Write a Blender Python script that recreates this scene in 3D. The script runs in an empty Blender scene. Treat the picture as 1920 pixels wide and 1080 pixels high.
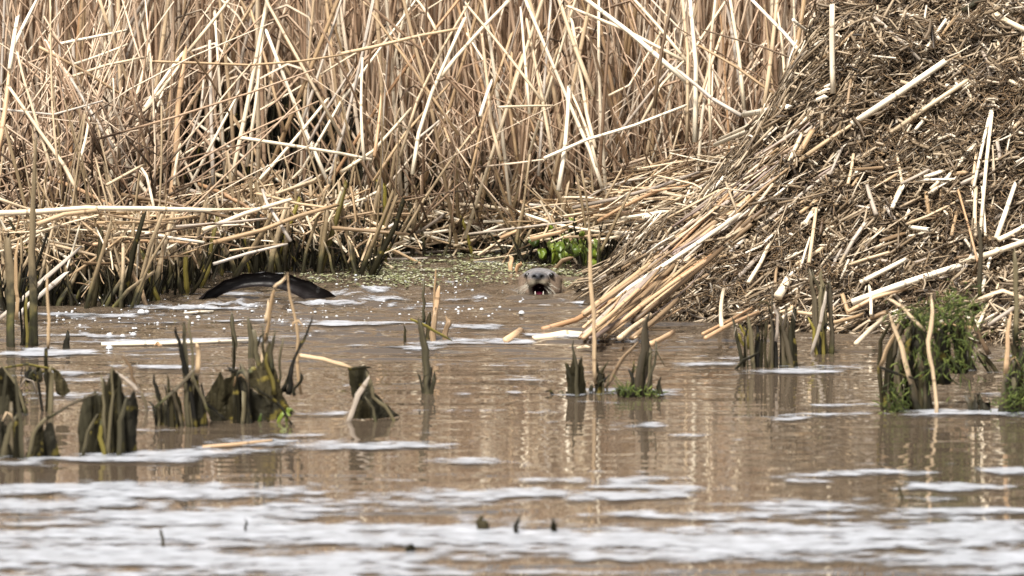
import bpy, bmesh, math, random
import numpy as np
from mathutils import Vector, Matrix

random.seed(7)
rng = np.random.default_rng(11)
scene = bpy.context.scene
COL = scene.collection

# ------------------------------------------------------------------ camera
FPX, CAMH, CX, CY = 9338.0, 1.6, 960.0, 540.0
PITCH = math.atan(1057.0 / 9338.0)
cam_d = bpy.data.cameras.new('camera')
cam = bpy.data.objects.new('camera', cam_d)
COL.objects.link(cam)
cam.location = (0, 0, CAMH)
cam.rotation_euler = (math.pi / 2 - PITCH, 0, 0)
cam_d.sensor_width = 36.0
cam_d.lens = 36.0 * FPX / 1920.0
cam_d.clip_start = 0.5
cam_d.clip_end = 3000
cam_d.dof.use_dof = True
cam_d.dof.focus_distance = 13.95
cam_d.dof.aperture_fstop = 6.3
scene.camera = cam

# ------------------------------------------------------------------ sky and sun
SUN_EL, SUN_AZ = 60, 205          # azimuth clockwise from +Y: the sun stands behind the camera, to the left
w = bpy.data.worlds.new('World'); scene.world = w; w.use_nodes = True
nt = w.node_tree
for n in list(nt.nodes): nt.nodes.remove(n)
sky = nt.nodes.new('ShaderNodeTexSky'); sky.sky_type = 'NISHITA'; sky.sun_disc = False
sky.sun_elevation = math.radians(SUN_EL); sky.sun_rotation = math.radians(SUN_AZ)
sky.dust_density = 6; sky.air_density = 1.0; sky.ozone_density = 1.0
hs = nt.nodes.new('ShaderNodeHueSaturation'); hs.inputs['Saturation'].default_value = 0.35
bg = nt.nodes.new('ShaderNodeBackground'); bg.inputs['Strength'].default_value = 0.07
wo = nt.nodes.new('ShaderNodeOutputWorld')
nt.links.new(sky.outputs[0], hs.inputs['Color']); nt.links.new(hs.outputs[0], bg.inputs[0]); nt.links.new(bg.outputs[0], wo.inputs[0])
sd = bpy.data.lights.new('sun', 'SUN'); sd.energy = 4.2; sd.angle = math.radians(12); sd.color = (1, 0.95, 0.87)
so = bpy.data.objects.new('sun', sd); COL.objects.link(so)
_az, _el = math.radians(SUN_AZ), math.radians(SUN_EL)
sdir = Vector((math.sin(_az) * math.cos(_el), math.cos(_az) * math.cos(_el), math.sin(_el)))
so.rotation_euler = sdir.to_track_quat('Z', 'Y').to_euler()
scene.view_settings.view_transform = 'Standard'
scene.view_settings.look = 'None'
scene.view_settings.exposure = 0.98
scene.view_settings.gamma = 1.0
scene.cycles.max_bounces = 6

# ------------------------------------------------------------------ helpers
RX = np.array([1.0, 0, 0]); FW = np.array([0, math.cos(PITCH), -math.sin(PITCH)]); UP = np.array([0, math.sin(PITCH), math.cos(PITCH)])
C0 = np.array([0, 0, CAMH])
def ray(px, py): return FW * FPX + RX * (px - CX) + UP * (CY - py)
def P(px, py, z=0.0):
    r = ray(px, py); return C0 + r * ((z - CAMH) / r[2])
def at(px, py, d):
    r = ray(px, py); return C0 + r * (d / r[1])
def proj(p):
    q = np.asarray(p, float) - C0
    zf = q @ FW
    return CX + FPX * (q @ RX) / zf, CY - FPX * (q @ UP) / zf
def mpp(d): return d / FPX            # metres per photo pixel at a distance

def vnoise(x, y, seed=0):
    xi = np.floor(x).astype(np.int64); yi = np.floor(y).astype(np.int64)
    fx = x - xi; fy = y - yi
    fx = fx * fx * (3 - 2 * fx); fy = fy * fy * (3 - 2 * fy)
    def h(a, b):
        n = (a * 374761393 + b * 668265263 + seed * 69069) & 0x7fffffff
        n = ((n ^ (n >> 13)) * 1274126177) & 0x7fffffff
        return ((n ^ (n >> 16)) & 0xffff) / 65535.0
    return (h(xi, yi) * (1 - fx) + h(xi + 1, yi) * fx) * (1 - fy) + (h(xi, yi + 1) * (1 - fx) + h(xi + 1, yi + 1) * fx) * fy
def fbm(x, y, oct=4, seed=0):
    x = np.asarray(x, float); y = np.asarray(y, float)
    s = 0; a = 0.5; t = 0
    for o in range(oct):
        s = s + a * vnoise(x * 2 ** o + 31.7 * o, y * 2 ** o + 17.3 * o, seed + o); t += a; a *= 0.5
    return s / t

def tag(o, label=None, cat=None, group=None, kind=None):
    if label: o['label'] = label
    if cat: o['category'] = cat
    if group: o['group'] = group
    if kind: o['kind'] = kind
    return o
def empty(name, loc, label, cat, group=None):
    o = bpy.data.objects.new(name, None); COL.objects.link(o); o.location = [float(v) for v in loc]; o.empty_display_size = 0.05
    return tag(o, label, cat, group)

class MB:
    """collects tubes and sheets, links them as one mesh object"""
    def __init__(s): s.v = []; s.f = []; s.uv = []; s.n = 0; s.mi = []
    def add(s, v, f, uvs=None, mi=0):
        v = np.asarray(v, float)
        s.v.append(v)
        for i, q in enumerate(f):
            s.f.append([a + s.n for a in q]); s.mi.append(mi)
            s.uv.extend(uvs[i] if uvs is not None else [(0, 0)] * len(q))
        s.n += len(v)
    def tube(s, pts, rad, sides=6, flat=1.0, roll=None, jag=0.0, mi=0, cap=True, v0=0.0):
        pts = np.asarray(pts, float); n = len(pts); rad = np.broadcast_to(np.asarray(rad, float), (n,))
        T = np.empty_like(pts); T[1:-1] = pts[2:] - pts[:-2]; T[0] = pts[1] - pts[0]; T[-1] = pts[-1] - pts[-2]
        T /= np.linalg.norm(T, axis=1)[:, None] + 1e-12
        if roll is None: roll = random.uniform(0, math.pi)
        ref = np.array([0, -1.0, 0]) if abs(T[0][1]) < 0.9 else np.array([1.0, 0, 0])
        A = np.cross(T, ref); A /= np.linalg.norm(A, axis=1)[:, None] + 1e-12
        B = np.cross(T, A)
        ang = np.arange(sides) * 2 * math.pi / sides
        cr, sr = math.cos(roll), math.sin(roll)
        A2 = A * cr + B * sr; B2 = -A * sr + B * cr
        V = pts[:, None, :] + rad[:, None, None] * (np.cos(ang)[None, :, None] * A2[:, None, :] + flat * np.sin(ang)[None, :, None] * B2[:, None, :])
        if jag: V[-1] += T[-1][None] * (np.random.default_rng(random.getrandbits(30)).uniform(-1, 1, sides) * jag)[:, None]
        L = np.concatenate([[0], np.cumsum(np.linalg.norm(np.diff(pts, axis=0), axis=1))]) + v0
        F = []; U = []
        for i in range(n - 1):
            for k in range(sides):
                k2 = (k + 1) % sides
                F.append((i * sides + k, i * sides + k2, (i + 1) * sides + k2, (i + 1) * sides + k))
                ua, ub = k / sides, (k + 1) / sides
                U.append([(ua, L[i]), (ub, L[i]), (ub, L[i + 1]), (ua, L[i + 1])])
        if cap:
            F.append(tuple(range(sides - 1, -1, -1))); U.append([(0.5, L[0])] * sides)
            F.append(tuple(range((n - 1) * sides, n * sides))); U.append([(0.5, L[-1])] * sides)
        s.add(V.reshape(-1, 3), F, U, mi)
    def build(s, name, mats, parent=None, loc=None, smooth=True):
        v = np.concatenate(s.v)
        if parent is not None: org = np.array(parent.matrix_world.translation if parent.parent else parent.location)
        else: org = np.array(loc) if loc is not None else np.zeros(3)
        v = v - org
        me = bpy.data.meshes.new(name)
        lens = np.array([len(q) for q in s.f]); flat = np.concatenate([np.asarray(q) for q in s.f]) if len(s.f) < 50 else np.fromiter((a for q in s.f for a in q), dtype=np.int32)
        me.vertices.add(len(v)); me.vertices.foreach_set('co', v.astype(np.float32).ravel())
        me.loops.add(len(flat)); me.loops.foreach_set('vertex_index', flat.astype(np.int32))
        me.polygons.add(len(lens)); me.polygons.foreach_set('loop_start', np.concatenate([[0], np.cumsum(lens)[:-1]]).astype(np.int32))
        me.polygons.foreach_set('loop_total', lens.astype(np.int32))
        me.polygons.foreach_set('material_index', np.array(s.mi, dtype=np.int32))
        me.polygons.foreach_set('use_smooth', np.full(len(lens), smooth))
        uvl = me.uv_layers.new(name='UVMap'); uvl.data.foreach_set('uv', np.array(s.uv, dtype=np.float32).ravel())
        me.update(); me.validate()
        for m in (mats if isinstance(mats, (list, tuple)) else [mats]): me.materials.append(m)
        o = bpy.data.objects.new(name, me); COL.objects.link(o)
        if parent is not None: o.parent = parent
        elif loc is not None: o.location = [float(a) for a in loc]
        return o

# ------------------------------------------------------------------ materials
def mat(name):
    m = bpy.data.materials.new(name); m.use_nodes = True
    t = m.node_tree; b = t.nodes['Principled BSDF']
    return m, t, b
def N(t, typ, **kw):
    n = t.nodes.new(typ)
    for k, v in kw.items(): setattr(n, k, v)
    return n
def ramp(t, stops, interp='LINEAR'):
    r = N(t, 'ShaderNodeValToRGB'); e = r.color_ramp; e.interpolation = interp
    while len(e.elements) < len(stops): e.elements.new(0.5)
    for el, (p, c) in zip(e.elements, stops): el.position = p; el.color = (*c, 1)
    return r
def math_n(t, op, a=None, b=None, c=None):
    n = N(t, 'ShaderNodeMath', operation=op)
    for i, x in enumerate((a, b, c)):
        if x is None: continue
        if isinstance(x, (int, float)): n.inputs[i].default_value = x
        else: t.links.new(x, n.inputs[i])
    return n.outputs[0]
def mixc(t, fac, a, b, mode='MIX'):
    n = N(t, 'ShaderNodeMix', data_type='RGBA', blend_type=mode)
    for s_, x in ((n.inputs[0], fac), (n.inputs[6], a), (n.inputs[7], b)):
        if isinstance(x, (int, float)): s_.default_value = x
        elif isinstance(x, tuple): s_.default_value = (*x, 1)
        else: t.links.new(x, s_)
    return n.outputs[2]
def rnd01(t):
    oi = N(t, 'ShaderNodeObjectInfo'); g = N(t, 'ShaderNodeNewGeometry')
    return math_n(t, 'FRACT', math_n(t, 'ADD', math_n(t, 'MULTIPLY', oi.outputs['Random'], 7.31), g.outputs['Random Per Island']))

def straw(name, stops, rough=0.5, wet=None, stain_shade=None, streak=0.45, spots=None, nodes=True, spec=0.35):
    """dry stem: colour varies from stem to stem, long fibres, dark joints; stain = algae height above the root in metres"""
    m, t, b = mat(name)
    r = rnd01(t); cr = ramp(t, stops); t.links.new(r, cr.inputs[0]); col = cr.outputs[0]
    uv = N(t, 'ShaderNodeUVMap'); mp = N(t, 'ShaderNodeMapping'); mp.inputs['Scale'].default_value = (9, 7, 1)
    t.links.new(uv.outputs[0], mp.inputs[0])
    off = N(t, 'ShaderNodeCombineXYZ'); t.links.new(math_n(t, 'MULTIPLY', r, 53.0), off.inputs[0]); t.links.new(math_n(t, 'MULTIPLY', r, 91.0), off.inputs[1])
    t.links.new(off.outputs[0], mp.inputs['Location'])
    no = N(t, 'ShaderNodeTexNoise'); no.inputs['Scale'].default_value = 1.0; no.inputs['Detail'].default_value = 4; no.inputs['Roughness'].default_value = 0.65
    t.links.new(mp.outputs[0], no.inputs['Vector'])
    sr = ramp(t, [(0.25, (1 - streak,) * 3), (0.7, (1.12, 1.1, 1.06))]); t.links.new(no.outputs['Fac'], sr.inputs[0])
    col = mixc(t, 1.0, col, sr.outputs[0], 'MULTIPLY')
    sx = N(t, 'ShaderNodeSeparateXYZ'); t.links.new(uv.outputs[0], sx.inputs[0]); V = sx.outputs[1]
    if nodes:
        fr = math_n(t, 'FRACT', math_n(t, 'ADD', math_n(t, 'MULTIPLY', V, 5.2), math_n(t, 'MULTIPLY', r, 17.0)))
        nd = math_n(t, 'LESS_THAN', fr, 0.035)
        col = mixc(t, math_n(t, 'MULTIPLY', nd, 0.55), col, (0.10, 0.06, 0.03))
    n2 = N(t, 'ShaderNodeTexNoise'); n2.inputs['Scale'].default_value = 26; n2.inputs['Detail'].default_value = 3
    tc = N(t, 'ShaderNodeTexCoord'); t.links.new(tc.outputs['Object'], n2.inputs['Vector'])
    if stain_shade is not None:
        hgt = math_n(t, 'ADD', V, math_n(t, 'MULTIPLY', math_n(t, 'SUBTRACT', n2.outputs['Fac'], 0.5), stain_shade * 1.3))
        k = math_n(t, 'SMOOTH_MIN', math_n(t, 'MAXIMUM', math_n(t, 'DIVIDE', math_n(t, 'SUBTRACT', stain_shade, hgt), stain_shade * 0.5), 0.0), 1.0, 0.1)
        wet_shade_c = ramp(t, wet or [(0.3, (0.012, 0.011, 0.008)), (0.5, (0.032, 0.032, 0.013)), (0.62, (0.07, 0.068, 0.018)), (0.74, (0.26, 0.19, 0.03))])
        t.links.new(n2.outputs['Fac'], wet_shade_c.inputs[0])
        col = mixc(t, math_n(t, 'MULTIPLY', k, 0.93), col, wet_shade_c.outputs[0])
    if spots:
        sp = ramp(t, [(0.60, (0, 0, 0)), (0.68, (1, 1, 1))]); t.links.new(n2.outputs['Fac'], sp.inputs[0])
        col = mixc(t, sp.outputs[0], col, spots)
    t.links.new(col, b.inputs['Base Color'])
    b.inputs['Roughness'].default_value = rough; b.inputs['Specular IOR Level'].default_value = spec
    bp = N(t, 'ShaderNodeBump'); bp.inputs['Strength'].default_value = 0.5; bp.inputs['Distance'].default_value = 0.002
    t.links.new(no.outputs['Fac'], bp.inputs['Height']); t.links.new(bp.outputs[0], b.inputs['Normal'])
    return m

M = {}
M['pale'] = straw('straw_pale', [(0.0, (0.56, 0.44, 0.30)), (0.5, (0.74, 0.63, 0.47)), (1.0, (0.84, 0.77, 0.64))], streak=0.35)
M['tan'] = straw('straw_tan', [(0.0, (0.33, 0.22, 0.12)), (0.5, (0.50, 0.36, 0.22)), (1.0, (0.64, 0.50, 0.34))])
M['bed'] = straw('straw_bed', [(0.0, (0.24, 0.155, 0.10)), (0.3, (0.45, 0.31, 0.21)), (0.7, (0.62, 0.47, 0.34)), (1.0, (0.80, 0.68, 0.54))], stain_shade=0.16, wet=[(0.3, (0.03, 0.018, 0.012)), (0.7, (0.10, 0.06, 0.035))])  # dark brown foot of each stem paints the shade low in the bed
M['brown'] = straw('straw_brown', [(0.0, (0.08, 0.05, 0.03)), (0.5, (0.19, 0.125, 0.07)), (1.0, (0.33, 0.23, 0.14))])
M['grey'] = straw('straw_grey', [(0.0, (0.28, 0.23, 0.19)), (0.5, (0.42, 0.36, 0.30)), (1.0, (0.58, 0.52, 0.46))])
M['mauve'] = straw('straw_mauve', [(0.0, (0.12, 0.085, 0.07)), (0.5, (0.24, 0.18, 0.155)), (1.0, (0.40, 0.32, 0.27))])
M['orange'] = straw('straw_orange', [(0.0, (0.40, 0.23, 0.12)), (1.0, (0.60, 0.42, 0.26))])
M['stub'] = straw('straw_stub', [(0.0, (0.20, 0.145, 0.08)), (0.5, (0.27, 0.20, 0.12)), (1.0, (0.46, 0.355, 0.23))], stain_shade=0.15)
M['olive'] = straw('sheath_olive', [(0.0, (0.009, 0.008, 0.005)), (0.5, (0.024, 0.021, 0.011)), (1.0, (0.062, 0.052, 0.028))], rough=0.7, spots=(0.16, 0.125, 0.03), streak=0.75, nodes=False, spec=0.08)
M['olive_light'] = straw('sheath_light', [(0.0, (0.06, 0.052, 0.028)), (1.0, (0.18, 0.15, 0.085))], rough=0.6, stain_shade=0.045, streak=0.7, nodes=False)
M['black'] = straw('sheath_rotten_shade', [(0.0, (0.012, 0.011, 0.009)), (1.0, (0.04, 0.036, 0.022))], rough=0.6, spots=(0.10, 0.08, 0.02), nodes=False, spec=0.12)
M['stub2'] = straw('sheath_brown', [(0.0, (0.06, 0.048, 0.030)), (1.0, (0.15, 0.12, 0.075))], stain_shade=0.06, nodes=False, streak=.55)
M['stub3'] = straw('old_stem', [(0.0, (0.13, 0.10, 0.06)), (1.0, (0.26, 0.20, 0.12))], stain_shade=0.26, nodes=False, streak=.5)
M['yellow'] = straw('sheath_yellow', [(0.0, (0.10, 0.08, 0.02)), (1.0, (0.24, 0.20, 0.035))], spots=(0.04, 0.04, 0.015), nodes=False)
M['moss'] = straw('moss_green', [(0.0, (0.030, 0.038, 0.008)), (0.5, (0.085, 0.12, 0.022)), (1.0, (0.20, 0.24, 0.055))], rough=0.6, nodes=False)
M['leaf'] = straw('leaf_green', [(0.0, (0.035, 0.06, 0.01)), (0.6, (0.085, 0.125, 0.015)), (1.0, (0.17, 0.21, 0.02))], rough=0.4, nodes=False)
M['litter'] = straw('litter_bits', [(0.0, (0.03, 0.020, 0.012)), (0.3, (0.12, 0.085, 0.053)), (0.6, (0.24, 0.18, 0.115)), (0.85, (0.44, 0.35, 0.245)), (1.0, (0.80, 0.72, 0.60))], nodes=False)
M['midstraw'] = straw('mid_straw', [(0.0, (0.07, 0.05, 0.032)), (0.5, (0.24, 0.175, 0.11)), (0.85, (0.46, 0.37, 0.26)), (1.0, (0.80, 0.72, 0.60))])
M['fibre'] = straw('litter_fibre', [(0.0, (0.03, 0.02, 0.012)), (0.6, (0.14, 0.088, 0.045)), (1.0, (0.30, 0.20, 0.11))], nodes=False)
M['scumgreen'] = straw('duckweed', [(0.0, (0.08, 0.08, 0.04)), (0.4, (0.20, 0.22, 0.10)), (0.8, (0.38, 0.39, 0.25)), (1.0, (0.62, 0.62, 0.54))], nodes=False)

def simple(name, c, rough=0.5, spec=0.5, **kw):
    m, t, b = mat(name); b.inputs['Base Color'].default_value = (*c, 1); b.inputs['Roughness'].default_value = rough
    b.inputs['Specular IOR Level'].default_value = spec
    return m
# mud
m, t, b = mat('mud'); n = N(t, 'ShaderNodeTexNoise'); n.inputs['Scale'].default_value = 60; n.inputs['Detail'].default_value = 8; n.inputs['Roughness'].default_value = .75; n.inputs['Distortion'].default_value = 2.0
tc = N(t, 'ShaderNodeTexCoord'); t.links.new(tc.outputs['Object'], n.inputs['Vector'])
r = ramp(t, [(0.36, (0.010, 0.008, 0.006)), (0.5, (0.065, 0.046, 0.028)), (0.66, (0.21, 0.155, 0.10))]); t.links.new(n.outputs['Fac'], r.inputs[0]); t.links.new(r.outputs[0], b.inputs['Base Color'])
b.inputs['Roughness'].default_value = 0.85; b.inputs['Specular IOR Level'].default_value = .2
bp = N(t, 'ShaderNodeBump'); bp.inputs['Strength'].default_value = 0.8; bp.inputs['Distance'].default_value = 0.02; t.links.new(n.outputs['Fac'], bp.inputs['Height']); t.links.new(bp.outputs[0], b.inputs['Normal'])
M['mud'] = m
# water: murky brown, mirror-like at this low angle
m, t, b = mat('water'); tc = N(t, 'ShaderNodeTexCoord')
mp = N(t, 'ShaderNodeMapping'); mp.inputs['Scale'].default_value = (7, 26, 1); t.links.new(tc.outputs['Object'], mp.inputs[0])
n = N(t, 'ShaderNodeTexNoise'); n.inputs['Scale'].default_value = 1; n.inputs['Detail'].default_value = 3; t.links.new(mp.outputs[0], n.inputs['Vector'])
bp = N(t, 'ShaderNodeBump'); bp.inputs['Strength'].default_value = 0.2; bp.inputs['Distance'].default_value = 0.0009; t.links.new(n.outputs['Fac'], bp.inputs['Height']); t.links.new(bp.outputs[0], b.inputs['Normal'])
b.inputs['Base Color'].default_value = (0.072, 0.054, 0.038, 1); b.inputs['Roughness'].default_value = 0.03; b.inputs['IOR'].default_value = 2.0
M['water'] = m
# scum: a thin film, opaque where thick
m, t, b = mat('scum'); tc = N(t, 'ShaderNodeTexCoord')
mp = N(t, 'ShaderNodeMapping'); mp.inputs['Scale'].default_value = (16, 34, 1); t.links.new(tc.outputs['Object'], mp.inputs[0])
n = N(t, 'ShaderNodeTexNoise'); n.inputs['Scale'].default_value = 1; n.inputs['Detail'].default_value = 6; n.inputs['Roughness'].default_value = .65; t.links.new(mp.outputs[0], n.inputs['Vector'])
r = ramp(t, [(0.3, (0.14, 0.14, 0.15)), (0.48, (0.33, 0.345, 0.375)), (0.66, (0.48, 0.50, 0.55))]); t.links.new(n.outputs['Fac'], r.inputs[0]); t.links.new(r.outputs[0], b.inputs['Base Color'])
b.inputs['Roughness'].default_value = 0.4
bp = N(t, 'ShaderNodeBump'); bp.inputs['Strength'].default_value = 0.5; bp.inputs['Distance'].default_value = 0.002; t.links.new(n.outputs['Fac'], bp.inputs['Height']); t.links.new(bp.outputs[0], b.inputs['Normal'])
at_ = N(t, 'ShaderNodeAttribute'); at_.attribute_name = 'thick'
n3 = N(t, 'ShaderNodeTexNoise'); n3.inputs['Scale'].default_value = 1; n3.inputs['Detail'].default_value = 5; n3.inputs['Roughness'].default_value = .7
mp3 = N(t, 'ShaderNodeMapping'); mp3.inputs['Scale'].default_value = (30, 95, 1); t.links.new(tc.outputs['Object'], mp3.inputs[0]); t.links.new(mp3.outputs[0], n3.inputs['Vector'])
k = math_n(t, 'ADD', at_.outputs['Fac'], math_n(t, 'MULTIPLY', math_n(t, 'SUBTRACT', n3.outputs['Fac'], .5), 3.0))
al = ramp(t, [(0.0, (0, 0, 0)), (1.0, (.84, .84, .84))]); t.links.new(k, al.inputs[0]); t.links.new(al.outputs[0], b.inputs['Alpha'])
M['scum'] = m

# ------------------------------------------------------------------ ground and lodge height fields
def shore_d(px):
    return np.interp(px, [-600, 0, 240, 330, 420, 620, 700, 730, 930, 970, 1150, 1250, 3000],
                     [13.4, 13.62, 13.65, 13.9, 14.45, 14.5, 14.4, 14.95, 15.0, 14.72, 14.65, 14.6, 14.6])
LX, LY = 1.52, 14.10
def lodge_h(x, y):
    x = np.asarray(x, float); y = np.asarray(y, float)
    r = np.hypot(x - LX, (y - LY) * 1.02)
    a = np.arctan2(y - LY, x - LX)
    r = r + 0.05 * np.sin(3 * a + 1) + 0.04 * np.sin(5 * a)
    h = np.interp(r, [0, 0.35, 0.54, 0.595, 0.68, 0.81, 0.95, 1.10, 1.24, 1.38, 1.6, 4], [0.77, 0.765, 0.745, 0.685, 0.545, 0.38, 0.24, 0.12, 0.03, -0.06, -0.15, -0.3])
    h = h + (fbm(x * 5, y * 5, 4, 3) - 0.5) * 0.18 * np.clip(h * 6, 0, 1) + (fbm(x * 14, y * 14, 4, 9) - 0.5) * 0.17 * np.clip(h * 8, 0, 1)
    return h
def hit(px, py, lift=0.0):
    """where the sight line through a photo pixel meets the lodge (or the water)"""
    r = ray(px, py); r = r / r[1]
    ys = np.linspace(12.4, 15.6, 641)
    pts = C0[None] + r[None] * ys[:, None]
    h = np.maximum(lodge_h(pts[:, 0], pts[:, 1]), 0.0) + lift
    k = np.nonzero(pts[:, 2] <= h)[0]
    if len(k) == 0: return at(px, py, 14.4)
    return pts[k[0]]

# water
xs = np.concatenate([[-600, -150, -40, -12, -5, -3], np.arange(-2.2, 2.2, 0.011), [3, 5, 12, 40, 150, 600]])
ys = np.concatenate([[-200, -50, -10, 2, 6, 8, 8.7], np.arange(9.0, 15.6, 0.0085), [16, 18, 24]])
X, Y = np.meshgrid(xs, ys)
Z = np.zeros_like(X)
wr = np.random.default_rng(5)
env = np.interp(Y, [9, 11.5, 12.3, 12.8, 13.3, 14.2, 14.6, 15.2], [0.09, 0.08, 0.18, 0.7, 0.95, 0.8, 0.35, 0.1])
env = env * (0.45 + 1.1 * fbm(X * 1.1 + 5, Y * 2.2, 3, 21))
for i in range(46):
    lam = 0.03 * (0.26 / 0.03) ** wr.random(); th = math.pi / 2 + wr.normal() * 0.16; k = 2 * math.pi / lam
    Z += env * (0.042 / k) * 1.0 * np.sin(k * (math.cos(th) * X + math.sin(th) * Y) + wr.random() * 6.28)
def rings(cx, cy, amp, lam, fall, r0=0.0, wid=None):
    global Z
    r = np.hypot(X - cx, Y - cy)
    Z += amp * np.sin(2 * math.pi * r / lam) * np.exp(-((r - r0) / fall) ** 2)
HP = P(1008, 552); TL = P(385, 566); TR = P(625, 562)
rings(HP[0], HP[1] + 0.03, 0.006, 0.085, 0.28)
rings(TL[0], TL[1], 0.0035, 0.09, 0.22)
rings(TR[0], TR[1], 0.004, 0.08, 0.22)
rings(P(500, 572)[0], P(500, 572)[1], 0.003, 0.07, 0.25)
for (px, py, a, s_) in ((690, 553, 0.017, 0.045), (655, 556, 0.010, 0.05), (735, 552, 0.012, 0.03), (900, 560, 0.006, 0.05), (1060, 560, 0.006, 0.06)):
    q = P(px, py); Z += a * np.exp(-(((X - q[0]) / s_) ** 2 + ((Y - q[1]) / (s_ * 1.3)) ** 2)) * (0.6 + 0.8 * fbm(X * 40, Y * 25, 3, 8))
edge = (X < -2.1) | (X > 2.1) | (Y < 9.05) | (Y > 15.5); Z[edge] = 0
Xw, Yw, Zw = X, Y, Z
def grid_obj(name, X, Y, Z, m, keep=None, attr=None):
    ny, nx = X.shape
    me = bpy.data.meshes.new(name)
    idx = np.arange(ny * nx).reshape(ny, nx)
    q = np.stack([idx[:-1, :-1], idx[:-1, 1:], idx[1:, 1:], idx[1:, :-1]], -1).reshape(-1, 4)
    co = np.stack([X, Y, Z], -1).reshape(-1, 3)
    if keep is not None:
        q = q[keep.ravel()]; u, inv = np.unique(q, return_inverse=True); co = co[u]; q = inv.reshape(-1, 4)
        if attr is not None: attr = attr.ravel()[u]
    me.vertices.add(len(co)); me.vertices.foreach_set('co', co.astype(np.float32).ravel())
    me.loops.add(q.size); me.loops.foreach_set('vertex_index', q.astype(np.int32).ravel())
    me.polygons.add(len(q)); me.polygons.foreach_set('loop_start', (np.arange(len(q)) * 4).astype(np.int32)); me.polygons.foreach_set('loop_total', np.full(len(q), 4, np.int32))
    me.polygons.foreach_set('use_smooth', np.full(len(q), True)); me.update(); me.validate(); me.materials.append(m)
    if attr is not None: me.attributes.new('thick', 'FLOAT', 'POINT').data.foreach_set('value', attr.astype(np.float32).ravel())
    o = bpy.data.objects.new(name, me); COL.objects.link(o); return o
tag(grid_obj('water', X, Y, Z, M['water']), kind='structure')

# ground: the mud under the marsh, one sheet to the horizon
xs = np.concatenate([[-900, -200, -50, -15, -6], np.arange(-4, 4.01, 0.06), [6, 15, 50, 200, 900]])
ys = np.concatenate([[-300, 5, 10, 13], np.arange(13.2, 19, 0.06), [21, 30, 60, 200, 900]])
X, Y = np.meshgrid(xs, ys)
pxs = CX + FPX * X / np.maximum(Y, 10)
dd = Y - shore_d(np.clip(pxs, -600, 3000))
Z = np.interp(dd, [-3, 0.1, 0.5, 1.2, 4, 40], [-0.6, -0.12, 0.02, 0.06, 0.12, 0.3]) + (fbm(X * 4, Y * 4, 4, 2) - 0.5) * 0.10 * (dd > -1)
tag(grid_obj('ground', X, Y, Z, M['mud']), kind='structure')

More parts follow.
